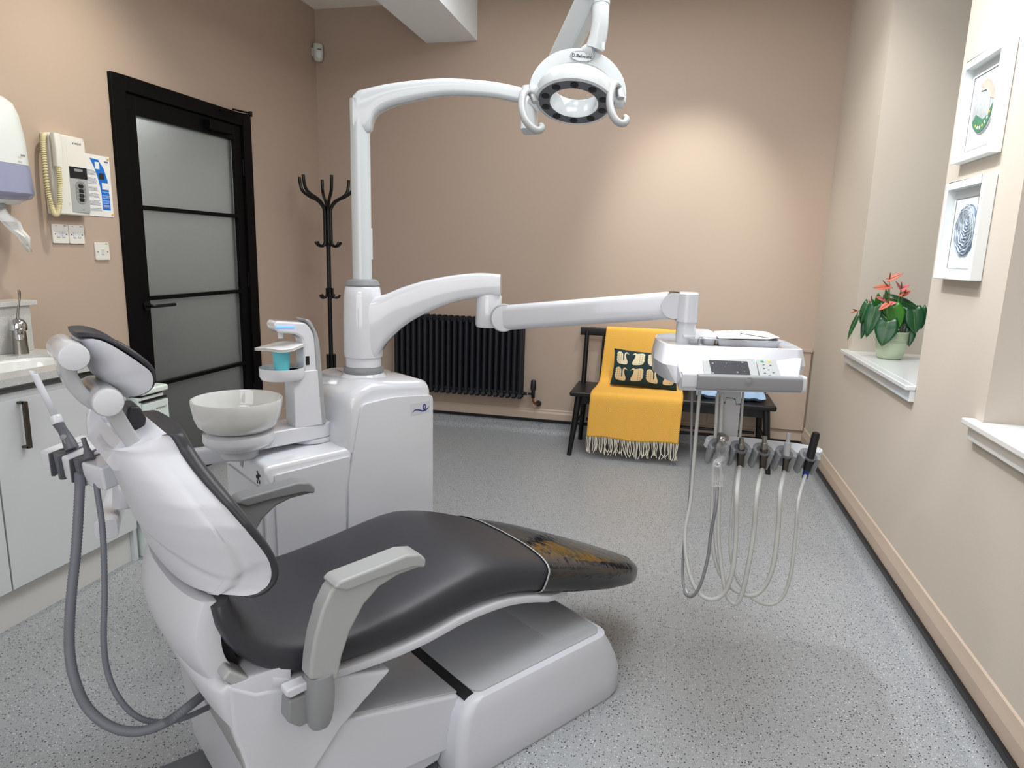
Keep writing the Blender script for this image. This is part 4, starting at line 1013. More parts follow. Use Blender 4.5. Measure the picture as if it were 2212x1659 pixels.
# armrests
def armrest(px, b, side, name='armrest'):
    c = b
    P_ = [bp(x, y, 1.245) for x, y in ((661, 1462), (664, 1420), (672, 1370), (688, 1312), (706, 1272), (722, 1252), (800, 1222), (870, 1196), (895, 1195), (905, 1204), (902, 1219), (850, 1238), (812, 1262), (780, 1298), (750, 1355), (732, 1410), (722, 1462))]
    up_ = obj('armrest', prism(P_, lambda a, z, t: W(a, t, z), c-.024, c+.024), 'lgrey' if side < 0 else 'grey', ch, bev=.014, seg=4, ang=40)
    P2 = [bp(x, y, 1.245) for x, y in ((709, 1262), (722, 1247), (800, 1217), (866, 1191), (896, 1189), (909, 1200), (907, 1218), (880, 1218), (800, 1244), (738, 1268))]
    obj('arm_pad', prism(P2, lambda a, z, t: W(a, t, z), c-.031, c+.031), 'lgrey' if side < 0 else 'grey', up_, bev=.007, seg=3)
    sock = spline([W(.546, c, .497), W(.545, c, .455), W(.543, c, .41), W(.541, c, .372)], 4)
    obj('arm_socket', join(sweep(sock, rrect(.056, .062, .024, 5), up=BX, scale=[1, 1.02, 1.05, 1.08, 1.1, 1.1, 1.1, 1.08, 1.05, 1.0, .95, .85, .75]), ), 'grey', up_, ang=60)
    obj('arm_bracket', prof_ext([(.478, .455), (.53, .455), (.53, .385), (.50, .38), (.474, .405)], min(c, c-side*.06), max(c, c-side*.06)), 'grey', up_, bev=.006)
    obj('arm_lever', prof_ext([(.472, .484), (.52, .486), (.52, .466), (.480, .462), (.470, .472)], min(c, c-side*.03)-.004, max(c, c-side*.03)), 'whitem', up_, bev=.005)
armrest(None, CB-.30, -1)
armrest(None, CB+.30, 1)
# headrest
def hp_(x, y, b=1.47): return bp(100+x/4.483, 690+y/4.483, b)
hf = [hp_(x, y) for x, y in ((360, 222), (450, 195), (560, 215), (700, 290), (880, 410), (990, 500), (1018, 600), (1000, 680), (930, 745), (850, 785))]
hr = [hp_(x, y) for x, y in ((340, 240), (372, 305), (430, 440), (480, 520), (520, 585), (570, 630), (620, 680), (680, 740), (740, 790), (800, 800))]
nh = 26; hf_, hr_ = resample(hf, nh), resample(hr, nh)
wh = _r1([.06, .085, .10, .108, .112, .112, .108, .10, .085, .06], nh)
hs_ = []
for i in range(nh):
    f, r = hf_[i], hr_[i]; o = []
    for k in range(29):
        t = PI*k/28; c = math.copysign(abs(math.cos(t))**.7, math.cos(t)); s = abs(math.sin(t))**.8
        o.append(W(f[0]+(r[0]-f[0])*s, 1.56-c*wh[i]*(1-.25*s), f[1]+(r[1]-f[1])*s))
    hs_.append(o)
hd = obj('headrest', rings(hs_), 'whitem', ch, ang=60)
ho = [hp_(x, y, 1.46) for x, y in ((330, 130), (420, 130), (560, 148), (750, 212), (930, 335), (1048, 450), (1078, 560), (1052, 670), (965, 755), (850, 797))]
hi = [hp_(x, y, 1.46) for x, y in ((350, 215), (450, 198), (560, 218), (700, 292), (880, 412), (988, 502), (1014, 600), (996, 678), (926, 743), (850, 780))]
ho_, hi_ = resample(ho, nh), resample(hi, nh)
hc = []
for i in range(nh):
    o = []; w = wh[i]+.001; dip = .022*math.sin(PI*i/(nh-1))
    for k in range(36):
        t = 2*PI*k/36; c = math.copysign(abs(math.cos(t))**.6, math.cos(t)); y = (1+math.copysign(abs(math.sin(t))**.6, math.sin(t)))/2
        yy = y*(1-.45*(1-c*c)*(y > .5)*.8)
        a = hi_[i][0]+(ho_[i][0]-hi_[i][0])*yy; z = hi_[i][1]+(ho_[i][1]-hi_[i][1])*yy
        o.append(W(a, 1.56-c*w, z))
    hc.append(o)
obj('headrest_cushion', rings(hc), 'uph', hd, ang=80)
k1 = hp_(268, 365, 1.44); k2 = hp_(608, 812, 1.44)
obj('headrest_knob', join(cyl(W(k1[0], 1.435, k1[1]), W(k1[0], 1.60, k1[1]), .0255, 32, bev=.004)), 'white', hd)
obj('mounting_lug', prof_ext([hp_(x, y, 1.45) for x, y in ((250, 235), (350, 240), (440, 410), (370, 445), (280, 400))], 1.455, 1.58), 'whitem', hd, bev=.004)
arc = [hp_(x, y, 1.47) for x, y in ((215, 430), (245, 560), (310, 680), (400, 775), (520, 850))]
arc = spline([W(a, 1.52, z) for a, z in arc], 6)
obj('headrest_arm', sweep(arc, rrect(.026, .085, .008), up=BX), 'chrome' if 0 else 'silver', hd, ang=50)
obj('lower_knob', join(cyl(W(k2[0], 1.44, k2[1]), W(k2[0], 1.62, k2[1]), .0265, 32, bev=.004)), 'white', hd)
obj('pivot_sleeve', cyl(W(k2[0], 1.452, k2[1]), W(k2[0], 1.60, k2[1]), .0285, 32), 'silver', hd)
nk0 = hp_(630, 870, 1.50); nk1 = hp_(745, 1065, 1.50)
obj('neck_post', sweep([W(nk0[0], 1.50, nk0[1]), W(nk1[0], 1.50, nk1[1]), W(nk1[0]+.03, 1.50, nk1[1]-.06)], rrect(.030, .055, .007), up=BX), 'silver', hd, ang=50)
lp = [hp_(x, y, 1.60) for x, y in ((740, 800), (850, 795), (915, 910), (900, 1010), (740, 1030), (720, 900))]
obj('neck_pad', prof_ext(lp, 1.545, 1.62), 'uph', ch, bev=.006)
wg = [hp_(x, y, 1.70) for x, y in ((455, 790), (415, 850), (393, 930), (388, 1010), (402, 1110), (440, 1215), (560, 1215), (700, 1080), (640, 900), (560, 820))]
obj('shell_wing', prof_ext(wg, 1.695, 1.715), 'white', ch, bev=.006, seg=3)
wc = [hp_(x, y, 1.62) for x, y in ((450, 1215), (590, 1020), (640, 1075), (700, 1060), (760, 1300), (520, 1300))]
obj('neck_channel', prof_ext(wc, 1.48, 1.70), 'whitem', ch, smooth=False)
# swept crease on the lower back shell
# ================================================================== DENTAL UNIT (spittoon cabinet)
ub = 2.05; uf = 2.42
un = empty('dental_unit', W(1.05, 2.23, 0), 'glossy white spittoon cabinet with blue swirl logo beside the dental chair', 'dental unit')
def PB(poly, b0, b1, r=0): return prism(poly, lambda a, z, t: W(a, t, z), b0, b1)
def rpoly(poly, r, n=4):
    out = []; m = len(poly)
    for i in range(m):
        p = Vector(poly[i][:2]); ri = poly[i][2] if len(poly[i]) > 2 else r
        a = Vector(poly[i-1][:2]); b = Vector(poly[(i+1) % m][:2])
        u, v = (a-p), (b-p); ri = min(ri, u.length*.45, v.length*.45); u.normalize(); v.normalize()
        if ri < 1e-4: out.append(tuple(p)); continue
        for k in range(n+1):
            t = k/n; out.append(tuple((p+u*ri)*(1-t)**2+p*2*t*(1-t)+(p+v*ri)*t*t))
    return out
tall = rpoly([(1.375, 0, 0), (1.375, .925, .05), (1.11, .945, .09), (1.035, .90, .07), (1.0, .60, 0), (.985, 0, 0)], .02, 6)
def inset(poly, d):
    cx_ = sum(p[0] for p in poly)/len(poly); cz_ = sum(p[1] for p in poly)/len(poly)
    return [(p[0]+(cx_-p[0])*d/.2*.9 if p[1] > .02 else p[0], p[1]-(d if p[1] > .3 else 0)) for p in poly]
rr = []
for b, ins in ((ub, .030), (ub+.004, .018), (ub+.014, .007), (ub+.03, .0), (uf-.03, 0), (uf-.008, .012), (uf, .03)):
    rr.append([W(a, b, z) for a, z in inset(tall, ins)])
obj('cabinet_body', rings(rr), 'unit', un, ang=50)
obj('side_panel', PB(rpoly([(1.372, .02), (1.368, .872), (1.20, .884), (1.075, .872), (1.02, .60), (1.004, .02)], .02, 5), ub-.012, ub+.006), 'unit', un, bev=.003, seg=2, ang=30)
low = rpoly([(1.06, 0, 0), (1.06, .722, 0), (.735, .712, .02), (.735, 0, 0)], .02, 5)
rr = []
for b, ins in ((ub-.0, .018), (ub+.004, .008), (ub+.014, .0), (uf-.02, 0), (uf, .012)):
    rr.append([W(a, b, z-(ins if z > .3 else 0)) for a, z in low])
obj('low_cabinet', rings(rr), 'unit', un, ang=50)
obj('low_side_panel', PB(rpoly([(1.00, .02), (1.008, .60), (1.03, .695), (.765, .678), (.765, .02)], .008, 3), ub-.009, ub+.006), 'unit', un, bev=.0025, ang=30)
obj('front_panel', prism([(ub+.02, .02), (uf-.02, .02), (uf-.02, .63), (ub+.02, .63)], lambda b, z, t: W(t, b, z), .728, .736), 'white', un, bev=.003)
# bottle icons and pictogram over the front panel
for b in (uf-.08, uf-.16):
    obj('bottle_icon', prism([(b-.018, .678), (b+.018, .678), (b+.010, .655), (b-.010, .655)], lambda x, z, t: W(t, x, z), .7335, .7348), 'lgrey', un, smooth=False)
pg = []
for (x, z, w, h) in ((0, 0, .01, .022), (-.012, .006, .012, .008), (.012, -.004, .012, .01), (-.010, -.016, .006, .012), (.010, -.02, .006, .012), (.006, .014, .008, .006)):
    pg.append(box((-w/2+x+ub+.055, .663+z-h/2, 0), (w/2+x+ub+.055, .663+z+h/2, .0012), lambda b, z_, t: W(.7345-t, b, z_)))
obj('pictogram', join(*pg), 'ink', un, smooth=False)
# swirl logo
lo = V(0, 0, 0); lx, lz = 1.322, .827
lp = spline([(lx-.045, -.011+lz, 0), (lx-.034, -.003+lz, 0), (lx-.018, -.004+lz, 0), (lx-.002, -.010+lz, 0), (lx+.008, -.006+lz, 0), (lx+.012, .008+lz, 0), (lx+.006, .014+lz, 0), (lx+.001, .004+lz, 0), (lx+.008, -.009+lz, 0), (lx+.018, -.004+lz, 0), (lx+.026, .004+lz, 0)], 6)
obj('swirl_logo', tube([W(p.x, ub-.0128, p.y) for p in lp], _r1([.0008, .0018, .0024, .0026, .0022, .0018, .0018, .0018, .0022, .0018, .0008], len(lp)), 8), 'navy', un)
obj('logo_plate', PB([(lx-.052, lz-.022), (lx+.030, lz-.018), (lx+.030, lz+.026), (lx-.052, lz+.022)], ub-.0128, ub-.0115), 'white', un, smooth=False)
# column base and column for the table arm
pa, pbb = 1.178, 2.215
pc0 = W(pa, pbb, 0)
obj('column_foot', lathe([(.082, .928), (.084, .936), (.076, .945), (.072, .949)], pc0), 'unit', un)
obj('column_collar', lathe([(.070, .946), (.073, .952), (.073, .966), (.070, .972)], pc0), 'grey', un)
# swing arm for the bowl, and cup filler tower
bowl_c = W(.712, 2.2, 0)
pv = W(.975, 2.235, 0)
obj('pivot_disc', lathe([(.078, .722), (.080, .728), (.078, .738)], pv), 'unit', un)
def plateband(cs, z0, z1, n=16):
    # hull of two discs
    (c1, r1), (c2, r2) = cs; d = (c2-c1); ang0 = math.atan2(d.y, d.x); o = []
    for k in range(n+1):
        a = ang0+PI/2+PI*k/n; o.append(c1+V(math.cos(a), math.sin(a), 0)*r1)
    for k in range(n+1):
        a = ang0-PI/2+PI*k/n; o.append(c2+V(math.cos(a), math.sin(a), 0)*r2)
    return [[p+V(0, 0, z) for p in o] for z in (z0, z1)]
def insetp(ring_, c, s): return [c+(p-c)*s for p in ring_]
pl0, pl1 = plateband(((bowl_c, .062), (pv, .075)), .738, .792)
cm = (bowl_c+pv)/2
obj('bowl_arm', rings([pl0, pl1]), 'unit', un, bev=.006, seg=3, ang=50)
obj('bowl_plate', lathe([(.085, .745), (.107, .762), (.112, .775), (.111, .795), (.095, .802)], bowl_c), 'unit', un, bev=0)
obj('drain_cup', lathe([(.050, .708), (.058, .716), (.060, .745)], bowl_c), 'whitem', un)
obj('spittoon_bowl', lathe([(.001, .806), (.075, .804), (.106, .810), (.124, .826), (.133, .85), (.1385, .88), (.1415, .902), (.1405, .909), (.137, .909), (.133, .90), (.129, .87), (.119, .842), (.10, .822), (.05, .814), (.02, .812), (.001, .812)], bowl_c, n=56, caps=False), 'ceramic', un)
# tower
tb_, tf_ = 2.155, 2.235
obj('filler_column', PB(rpoly([(.885, .79), (.985, .79), (.972, .985), (.885, .985)], .004), tb_, tf_), 'unit', un, bev=.012, seg=3)
hook = rpoly([(.985, .792, 0), (.968, 1.10, .03), (.945, 1.148, .03), (.835, 1.158, .012), (.826, 1.145, .01), (.838, 1.120, .015), (.90, 1.112, .02), (.925, 1.095, .015), (.925, .985, 0), (.945, .79, 0)], .01, 5)
obj('filler_arm', PB(hook, tb_+.004, tf_-.004), 'unit', un, bev=.008, seg=3)
obj('filler_back', PB(rpoly([(.998, .79, 0), (.980, 1.10, .035), (.95, 1.158, .035), (.93, 1.162, 0), (.962, 1.12, .02), (.975, .79, 0)], .01, 5), tb_+.0, tf_), 'lgrey', un, bev=.004)
obj('filler_nozzle', lathe([(.009, -.022), (.0095, 0)], W(.862, (tb_+tf_)/2, 1.119)), 'white', un)
obj('indicator_light', PB([(.834, 1.142), (.895, 1.138), (.895, 1.134), (.834, 1.136)], tb_+.001, tb_+.005), 'led', un, smooth=False)
obj('sensor_window', PB(rpoly([(.931, 1.035), (.943, 1.035), (.943, 1.005), (.931, 1.005)], .002), tb_+.001, tb_+.006), 'ink', un, smooth=False)
cupc = W(.862, 2.195, 0)
tray = []
for k in range(41):
    t = 2*PI*k/40
for z0_, z1_, r0_, r1_ in ((.962, .972, .06, .072),): pass
obj('cup_shelf', join(lathe([(.045, .955), (.068, .96), (.0735, .972), (.0735, .999), (.070, .999), (.069, .974), (.040, .970), (.001, .970)], cupc, n=44, caps=False), PB([(.87, .957), (.95, .957), (.95, .985), (.87, .985)], 2.16, 2.23)), 'unit', un, ang=50)
# cup and napkin
cpo = empty('plastic_cup', cupc+V(0, 0, .971), 'pale blue plastic cup on the shelf of the cup filler', 'cup')
obj('cup_wall', lathe([(.001, .9725), (.0225, .9725), (.0232, .975), (.0285, 1.040), (.0290, 1.056), (.0300, 1.058), (.0295, 1.060), (.0280, 1.058), (.0272, 1.04), (.022, .976), (.001, .976)], cupc, n=32, caps=False), 'cup', cpo)
nk = []
q_ = W(.862, 2.195, 1.0605)
aa = (AX*.94+BX*.34).normalized(); bb = V(-aa.y, aa.x, 0)
def nap(s): return [[q_+aa*(u*.063)+bb*(v*.055)+V(0, 0, .0015+s+.004*math.sin(u*2.2+v)+(.004*(1-abs(v)) if u < 0 else .006*abs(u))-.004*u*0) for u in [i/4-1 for i in range(9)]] for v in [j/3-1 for j in range(7)]]
obj('paper_napkin', join(rings(nap(0), caps=False, closed=False), rings(nap(.0035), caps=False, closed=False), rings(nap(.007), caps=False, closed=False)), 'paper', label='folded white paper napkin lying on the pale blue cup', cat='napkin', solid=.002)
# arm from the back of the unit to the suction holder
s0, s1 = onB(520, 945, 2.30), onB(425, 1000, 2.10)
# ================================================================== OPERATING LIGHT
ol = empty('operating_light', W(pa, pbb, .97), 'white dental operating light with ring head on a tall curved post', 'dental lamp')
obj('post', cyl(pc0+V(0, 0, 1.25), pc0+V(0, 0, 1.795), .0345, 32), 'lamp', ol)
obj('post_collar', lathe([(.058, 1.262), (.062, 1.270), (.056, 1.284), (.045, 1.290), (.036, 1.291)], pc0), 'grey', ol)
obj('cable_cover', sweep([pc0+RX*.034+V(0, 0, 1.36), pc0+RX*.034+V(0, 0, 1.47)], rrect(.012, .006, .002)), 'lamp', ol)
# first arm: curved, from post top to the joint
jt = onD(1143, 218, 2.30)
def ap(x, y, f):
    b_ = pc0.lerp(V(jt.x, jt.y, 0), f); n = V(-(jt-pc0).y, (jt-pc0).x, 0).normalized(); return onp(x, y, n, b_.dot(n))
top_ = [ap(*q) for q in ((766, 205, 0), (772, 198, 0), (790, 193, 0), (850, 181, .2), (950, 171, .45), (1040, 175, .7), (1100, 184, .9), (1150, 197, 1))]
bot_ = [ap(*q) for q in ((767, 290, 0), (786, 291, 0), (802, 290, 0), (804, 272, .01), (812, 253, .04), (832, 238, .12), (870, 225, .25), (960, 208, .5), (1050, 210, .72), (1110, 220, .92), (1150, 228, 1))]
n2 = 30
tz = [(p.dot((V(jt.x, jt.y, 0)-pc0).normalized()), p.z) for p in top_]; bz_ = [(p.dot((V(jt.x, jt.y, 0)-pc0).normalized()), p.z) for p in bot_]
ud = (V(jt.x, jt.y, 0)-pc0).normalized(); nd_ = V(-ud.y, ud.x, 0); off_ = pc0.dot(nd_)
def Q(u, z, t): return ud*u+nd_*(off_+t)+V(0, 0, z)
tz, bz_ = resample(tz, n2), resample(bz_, n2)
obj('curved_arm', puff(tz, bz_, _r1([.0345, .0345, .034, .030, .027, .025, .024, .024], n2), 0, lambda a, b, z: Q(a, z, b), e=.6, n=24), 'lamp', ol, ang=60)
obj('post_cap', cyl(pc0+V(0, 0, 1.795), pc0+V(0, 0, 1.90), .0345, 32), 'lamp', ol)
# joint block and spring arm rising towards the viewer
jb = onD(1143, 243, 2.28)
obj('joint_block', sweep([onD(1146, 192, 2.28), onD(1143, 284, 2.28)], rrect(.066, .05, .012)), 'lamp', ol)
e0, e1 = onD(1165, 225, 2.26), onD(1296, -45, 1.90)
obj('spring_arm', sweep([e0, e1], rrect(.068, .060, .006), up=V(.75, -.55, .2)), 'lamp', ol, ang=40)
obj('arm_elbow', join(cyl(onD(1300, -50, 1.92), onD(1298, 12, 1.92), .026, 24), sweep([onD(1262, -18, 1.92), onD(1295, -18, 1.92)], rrect(.05, .04, .01))), 'lamp', ol)
dn = spline([onD(1298, 8, 1.92), onD(1297, 45, 1.92), onD(1292, 80, 1.93), onD(1284, 106, 1.94)], 6)
obj('drop_tube', tube(dn, _r1([.0245, .024, .026, .027], len(dn)), 24), 'lamp', ol)
obj('tube_button', tube([onD(1303, 92, 1.90), onD(1303, 108, 1.90)], .005, 8), 'lamp', ol)
# head ring
LC = onD(1240, 222, 1.95)
al = math.radians(57); rl = math.radians(7)
vdir = (EYE-LC).normalized(); dpp = (-RGT*math.sin(rl)-UPV*math.cos(rl)); dpp = (dpp-vdir*dpp.dot(vdir)).normalized()
nlens = (vdir*math.cos(al)+dpp*math.sin(al)).normalized()
lx_ = (RGT*math.cos(rl)-UPV*math.sin(rl)); lx_ = (lx_-nlens*lx_.dot(nlens)).normalized(); ly_ = nlens.cross(lx_)
hr0 = .106
hd2 = obj('lamp_head', lathe([(.0705, .002), (.069, -.004), (.069, -.05), (.073, -.058), (.098, -.058), (.112, -.045), (.117, -.02), (.114, .0), (.106, .003), (.104, .001)], LC, nlens, 72, caps=False), 'lamp', ol, ang=60)
obj('lens_ring', lathe([(.0705, .0005), (.0705, .0015), (.1035, .0015), (.1035, .0005)], LC, nlens, 72, caps=False), 'lens', hd2, ang=30)
uL = Vector((1, 0, 0)); 
for k in range(10):
    a = 2*PI*(k+.5)/10+.1; c = LC+(lx_*math.cos(a)+ly_*math.sin(a))*.087+nlens*.0016
    l_ = obj('led_lens', lathe([(.0115, 0), (.0118, .0015), (.0095, .002), (.0065, .0015), (.001, .003)], c, nlens, 20), 'ink', hd2)
yk = []
pL, pR = LC-lx_*.122-nlens*.02, LC+lx_*.135-nlens*.02
upy = (-nlens*.25+UPV*.85+vdir*.10).normalized(); upy = (upy-lx_*upy.dot(lx_)).normalized()
yc_ = (pL+pR)/2; rad = (pR-pL).length/2
arcp = [yc_+lx_*(rad*math.cos(t))+upy*(rad*.90*math.sin(t)) for t in [PI*k/28 for k in range(29)]]
obj('yoke', sweep(arcp, rrect(.048, .013, .005), up=lx_.cross(upy)), 'lamp', ol, ang=60) if 0 else None
def yoke():
    rs = []; wz = lx_.cross(upy).normalized()
    for k, p in enumerate(arcp):
        t = PI*k/28; rd = (p-yc_).normalized(); w = .007
        rs.append([p+rd*x+wz*y for x, y in [(xx, yy) for xx, yy in rrect(.028+.016*math.sin(t), 2*w, .005)]])
    return rings(rs)
obj('yoke', yoke(), 'lamp', ol, ang=50)
wz = lx_.cross(upy).normalized(); wz = wz if wz.dot(EYE-yc_) > 0 else -wz
topy = yc_+upy*(rad*.90)
obj('yoke_neck', tube([dn[-1], (topy+upy*.016-wz*.01).lerp(dn[-1], .3), topy+upy*.016-wz*.01], [.024, .019, .015], 20), 'lamp', ol)
for p, s in ((pL, -1), (pR, 1)): obj('pivot', cyl(p-lx_*s*.02, p+lx_*s*.010, .017, 24, bev=.003), 'lamp', ol)
# brand oval on the yoke
wz = lx_.cross(upy).normalized()
wz = wz if wz.dot(EYE-topy) > 0 else -wz
bo = topy-upy*.004+wz*.0275-lx_*.02
bo2 = onD(1273, 131, 1.89)
nrm = (EYE-bo2).normalized(); bx_ = (RGT*math.cos(.12)+UPV*math.sin(.12)); bx_ = (bx_-nrm*bx_.dot(nrm)).normalized(); by_ = nrm.cross(bx_)
wz = wz if wz.dot(EYE-topy) > 0 else -wz
nrm = wz; bx_ = (lx_-nrm*lx_.dot(nrm)).normalized(); by_ = nrm.cross(bx_)
if by_.z < 0: by_ = -by_; bx_ = -bx_
if bx_.dot(RGT) < 0: bx_ = -bx_; nrm = bx_.cross(by_)
bo2 = topy+wz*.0085-upy*.004-lx_*.002
obj('badge_plate', rings([[bo2+bx_*(.034*math.cos(t))+by_*(.0155*math.sin(t)) for t in [2*PI*k/36 for k in range(36)]], [bo2+nrm*.002+bx_*(.034*math.cos(t))+by_*(.0155*math.sin(t)) for t in [2*PI*k/36 for k in range(36)]]]), 'lamp', ol)
obj('badge_rim', tube([bo2+nrm*.002+bx_*(.033*math.cos(t))+by_*(.0148*math.sin(t)) for t in [2*PI*k/48 for k in range(49)]], .0007, 6), 'grey', ol)
obj('brand_lettering', text('D.Belmont', .0135, bo2+nrm*.002, bx_, by_, bold=.02), 'ink', ol, smooth=False)
# handles
def handle(pts, dlist):
    q = spline([onD(x, y, d_) for (x, y), d_ in zip(pts, dlist)], 8)
    return q
hL = handle(((1150, 204), (1138, 198), (1129, 208), (1127, 232), (1134, 257), (1147, 274), (1161, 282), (1171, 277), (1169, 270)), (1.95, 1.93, 1.90, 1.88, 1.865, 1.86, 1.86, 1.87, 1.88))
hR = handle(((1338, 190), (1328, 182), (1320, 196), (1317, 220), (1322, 245), (1333, 262), (1347, 267), (1354, 258), (1350, 252)), (1.95, 1.92, 1.89, 1.87, 1.855, 1.85, 1.85, 1.86, 1.87))
for q in (hL, hR):
    obj('handle', sweep(q, circ(.0095, 14, .0085), scale=_r1([1.0, 1.1, 1.15, 1.1, 1.1, 1.1, 1.05, 1.0, .85], len(q))), 'lgrey', ol, ang=80)
for q, w_ in ((hL, (1158, 222)), (hR, (1342, 212))):
    obj('handle_bracket', sweep([q[2], onD(w_[0], w_[1], 1.93)], rrect(.020, .012, .004)), 'lgrey', ol)
# ================================================================== INSTRUMENT TABLE on its arm
it = empty('instrument_table', W(pa, pbb, .972), 'white instrument table on a long jointed arm hanging in front of the bench', 'instrument table')
obj('lower_column', lathe([(.066, .973), (.066, 1.02), (.066, 1.14)], pc0), 'unit', it)
obj('upper_column', lathe([(.066, 1.02), (.071, 1.01), (.0725, 1.03), (.071, 1.15), (.068, 1.225), (.063, 1.26), (.058, 1.266)], pc0), 'unit', it)
# curved first link
j1 = onD(1056, 650, 2.42)
u1 = (V(j1.x, j1.y, 0)-V(pc0.x, pc0.y, 0)).normalized(); m1 = V(-u1.y, u1.x, 0)
def ap1(x, y, f=0): q = onp(x, y, m1, V(j1.x, j1.y, 0).dot(m1)); return (q.dot(u1), q.z)
t1 = [ap1(*q) for q in ((800, 640), (830, 636), (870, 620), (920, 605), (980, 594), (1035, 589), (1082, 592))]
b1 = [ap1(*q) for q in ((780, 795), (815, 775), (835, 742), (880, 700), (940, 668), (1000, 648), (1082, 636))]
t1, b1 = resample(t1, 24), resample(b1, 24)
off1 = V(j1.x, j1.y, 0).dot(m1)
obj('curved_link', puff(t1, b1, _r1([.062, .056, .050, .048, .046, .046, .046], 24), off1, lambda a, b, z: u1*a+m1*b+V(0, 0, z), e=.42, n=28), 'unit', it, ang=50)
j1b = V(j1.x, j1.y, 0)
zt, zb = onp(1056, 633, m1, off1).z, onp(1056, 706, m1, off1).z
obj('elbow_housing', join(lathe([(.030, zt+.02), (.030, zt-.006)], j1b), lathe([(.040, zt-.0), (.046, zt-.012), (.047, zb+.01), (.044, zb), (.03, zb-.003)], j1b)), 'unit', it)
j2 = onD(1485, 665, 2.10)
sa0, sa1 = onD(1090, 686, 2.37), onD(1452, 659, 2.12)
obj('spring_arm', join(sweep([sa0, sa0.lerp(sa1, .02), sa0.lerp(sa1, .98), sa1], rrect(.074, .088, .022, 6), up=(0, 0, 1), scale=[.9, 1, .98, .86]), cyl(sa0+GX*.037, sa0-GX*.037, .0445, 32), cyl(sa1+GX*.032, sa1-GX*.032, .041, 32)), 'white', it, ang=50)
obj('hinge_disc', cyl(sa0+GX*.033-RX*.004, sa0-GX*.034-RX*.004, .047, 36), 'lgrey', it)
obj('hinge_disc', cyl(sa1+GX*.028+RX*.004, sa1-GX*.028+RX*.004, .0435, 36), 'nickel', it)
z2t, z2b = onD(1485, 632, 2.1).z, onD(1485, 695, 2.1).z
obj('table_pivot', join(lathe([(.028, z2t+.002), (.033, z2t-.004), (.034, z2b)], V(j2.x, j2.y, 0)), sweep([sa1+RX*.02, V(j2.x, j2.y, sa1.z)], rrect(.06, .078, .01), up=(0, 0, 1))), 'white', it)
obj('pivot_stem', lathe([(.030, z2b), (.030, z2b-.10)], V(j2.x, j2.y, 0)), 'white', it)
# table head: horizontal outline at three levels
ZT = 1.140
def o3(pts): return [onZ(x, y, z) for x, y, z in pts]
top = [(1447, 746, ZT), (1424, 736, ZT), (1414, 727, ZT), (1418, 721, ZT), (1440, 719, ZT), (1560, 722, ZT), (1684, 731, ZT), (1712, 741, ZT), (1737, 755, ZT), (1600, 750, ZT)]
mid = [(1440, 790, 1.09), (1418, 778, 1.09), (1406, 766, 1.09), (1408, 748, 1.09), (1438, 742, 1.09), (1560, 744, 1.09), (1690, 750, 1.09), (1724, 760, 1.09), (1742, 792, 1.09), (1600, 793, 1.09)]
low_ = [(1462, 830, 1.04), (1432, 817, 1.04), (1409, 799, 1.04), (1412, 786, 1.04), (1445, 780, 1.04), (1560, 782, 1.04), (1690, 788, 1.04), (1720, 796, 1.04), (1733, 818, 1.04), (1600, 832, 1.04)]
bot = [(1474, 833, 1.03), (1450, 825, 1.03), (1428, 808, 1.03), (1432, 799, 1.03), (1455, 792, 1.03), (1560, 794, 1.03), (1680, 798, 1.03), (1700, 806, 1.03), (1716, 824, 1.03), (1600, 835, 1.03)]
def dense(r, n=5): return spline(r, n, closed=True)
R0 = [p for p in o3(top)]
def crn(ring_, k=.12):
    out = []; m = len(ring_)
    for i in range(m):
        p = ring_[i]; a = ring_[i-1]; b = ring_[(i+1) % m]
        for t in (0, .25, .5, .75, 1):
            s = k if (p-a).length > .12 and (p-b).length > .12 else .4
            pa_ = p.lerp(a, min(s, .45)); pb_ = p.lerp(b, min(s, .45)); out.append(pa_*(1-t)**2+p*2*t*(1-t)+pb_*t*t)
    return out
LV = [crn(o3(r)) for r in (top, mid, low_, bot)]
ctop = sum(LV[0], V(0, 0, 0))/len(LV[0])
lip = [ctop+(p-ctop)*.965 for p in LV[0]]; lipl = [p-V(0, 0, .006) for p in lip]
up_mid = [a.lerp(b, .4)+V(0, 0, .0) for a, b in zip(LV[0], LV[1])]
obj('table_housing', rings([lipl, lip, [p-V(0, 0, .002) for p in LV[0]], LV[1], [a.lerp(b, .5) for a, b in zip(LV[1], LV[2])], LV[2], LV[3]]), 'white', it, ang=32)
obj('table_top_mat', rings([[p+V(0, 0, .0002) for p in lipl], [p+V(0, 0, .0012) for p in [ctop+(p-ctop)*.99-V(0, 0, .006) for p in lip]]]), 'silver', it, ang=30)
# sloping control console on the front
def con(x, y, z): return onZ(x, y, z)
cq = [con(1456, 763, 1.119), con(1734, 772, 1.117), con(1726, 822, 1.062), con(1472, 815, 1.066)]
cn = (cq[1]-cq[0]).cross(cq[3]-cq[0]).normalized()
if cn.dot(EYE-cq[0]) < 0: cn = -cn
obj('console', rings([[p-cn*.05 for p in cq], [p for p in cq]]), 'white', it, bev=.006, seg=3)
def qp(x, y, lift=.0):
    q = onp(x, y, cn, cq[0].dot(cn)); return q+cn*lift
def quad(name, pts, m, lift, t=.0008, par=None, bev=0):
    return obj(name, rings([[qp(x, y, lift-.002) for x, y in pts], [qp(x, y, lift+t) for x, y in pts]]), m, par or it, smooth=False)
pn = quad('screen_surround', [(1515, 770), (1629, 774), (1639, 815), (1522, 811)], 'lgrey', .0, .0012)
quad('touch_screen', [(1531, 779), (1614, 782), (1622, 814), (1538, 811)], 'screen', .0, .002, pn)
kp = quad('key_panel', [(1632, 774), (1675, 776), (1688, 817), (1642, 815)], 'lgrey', .0, .0012)
random.seed(4)
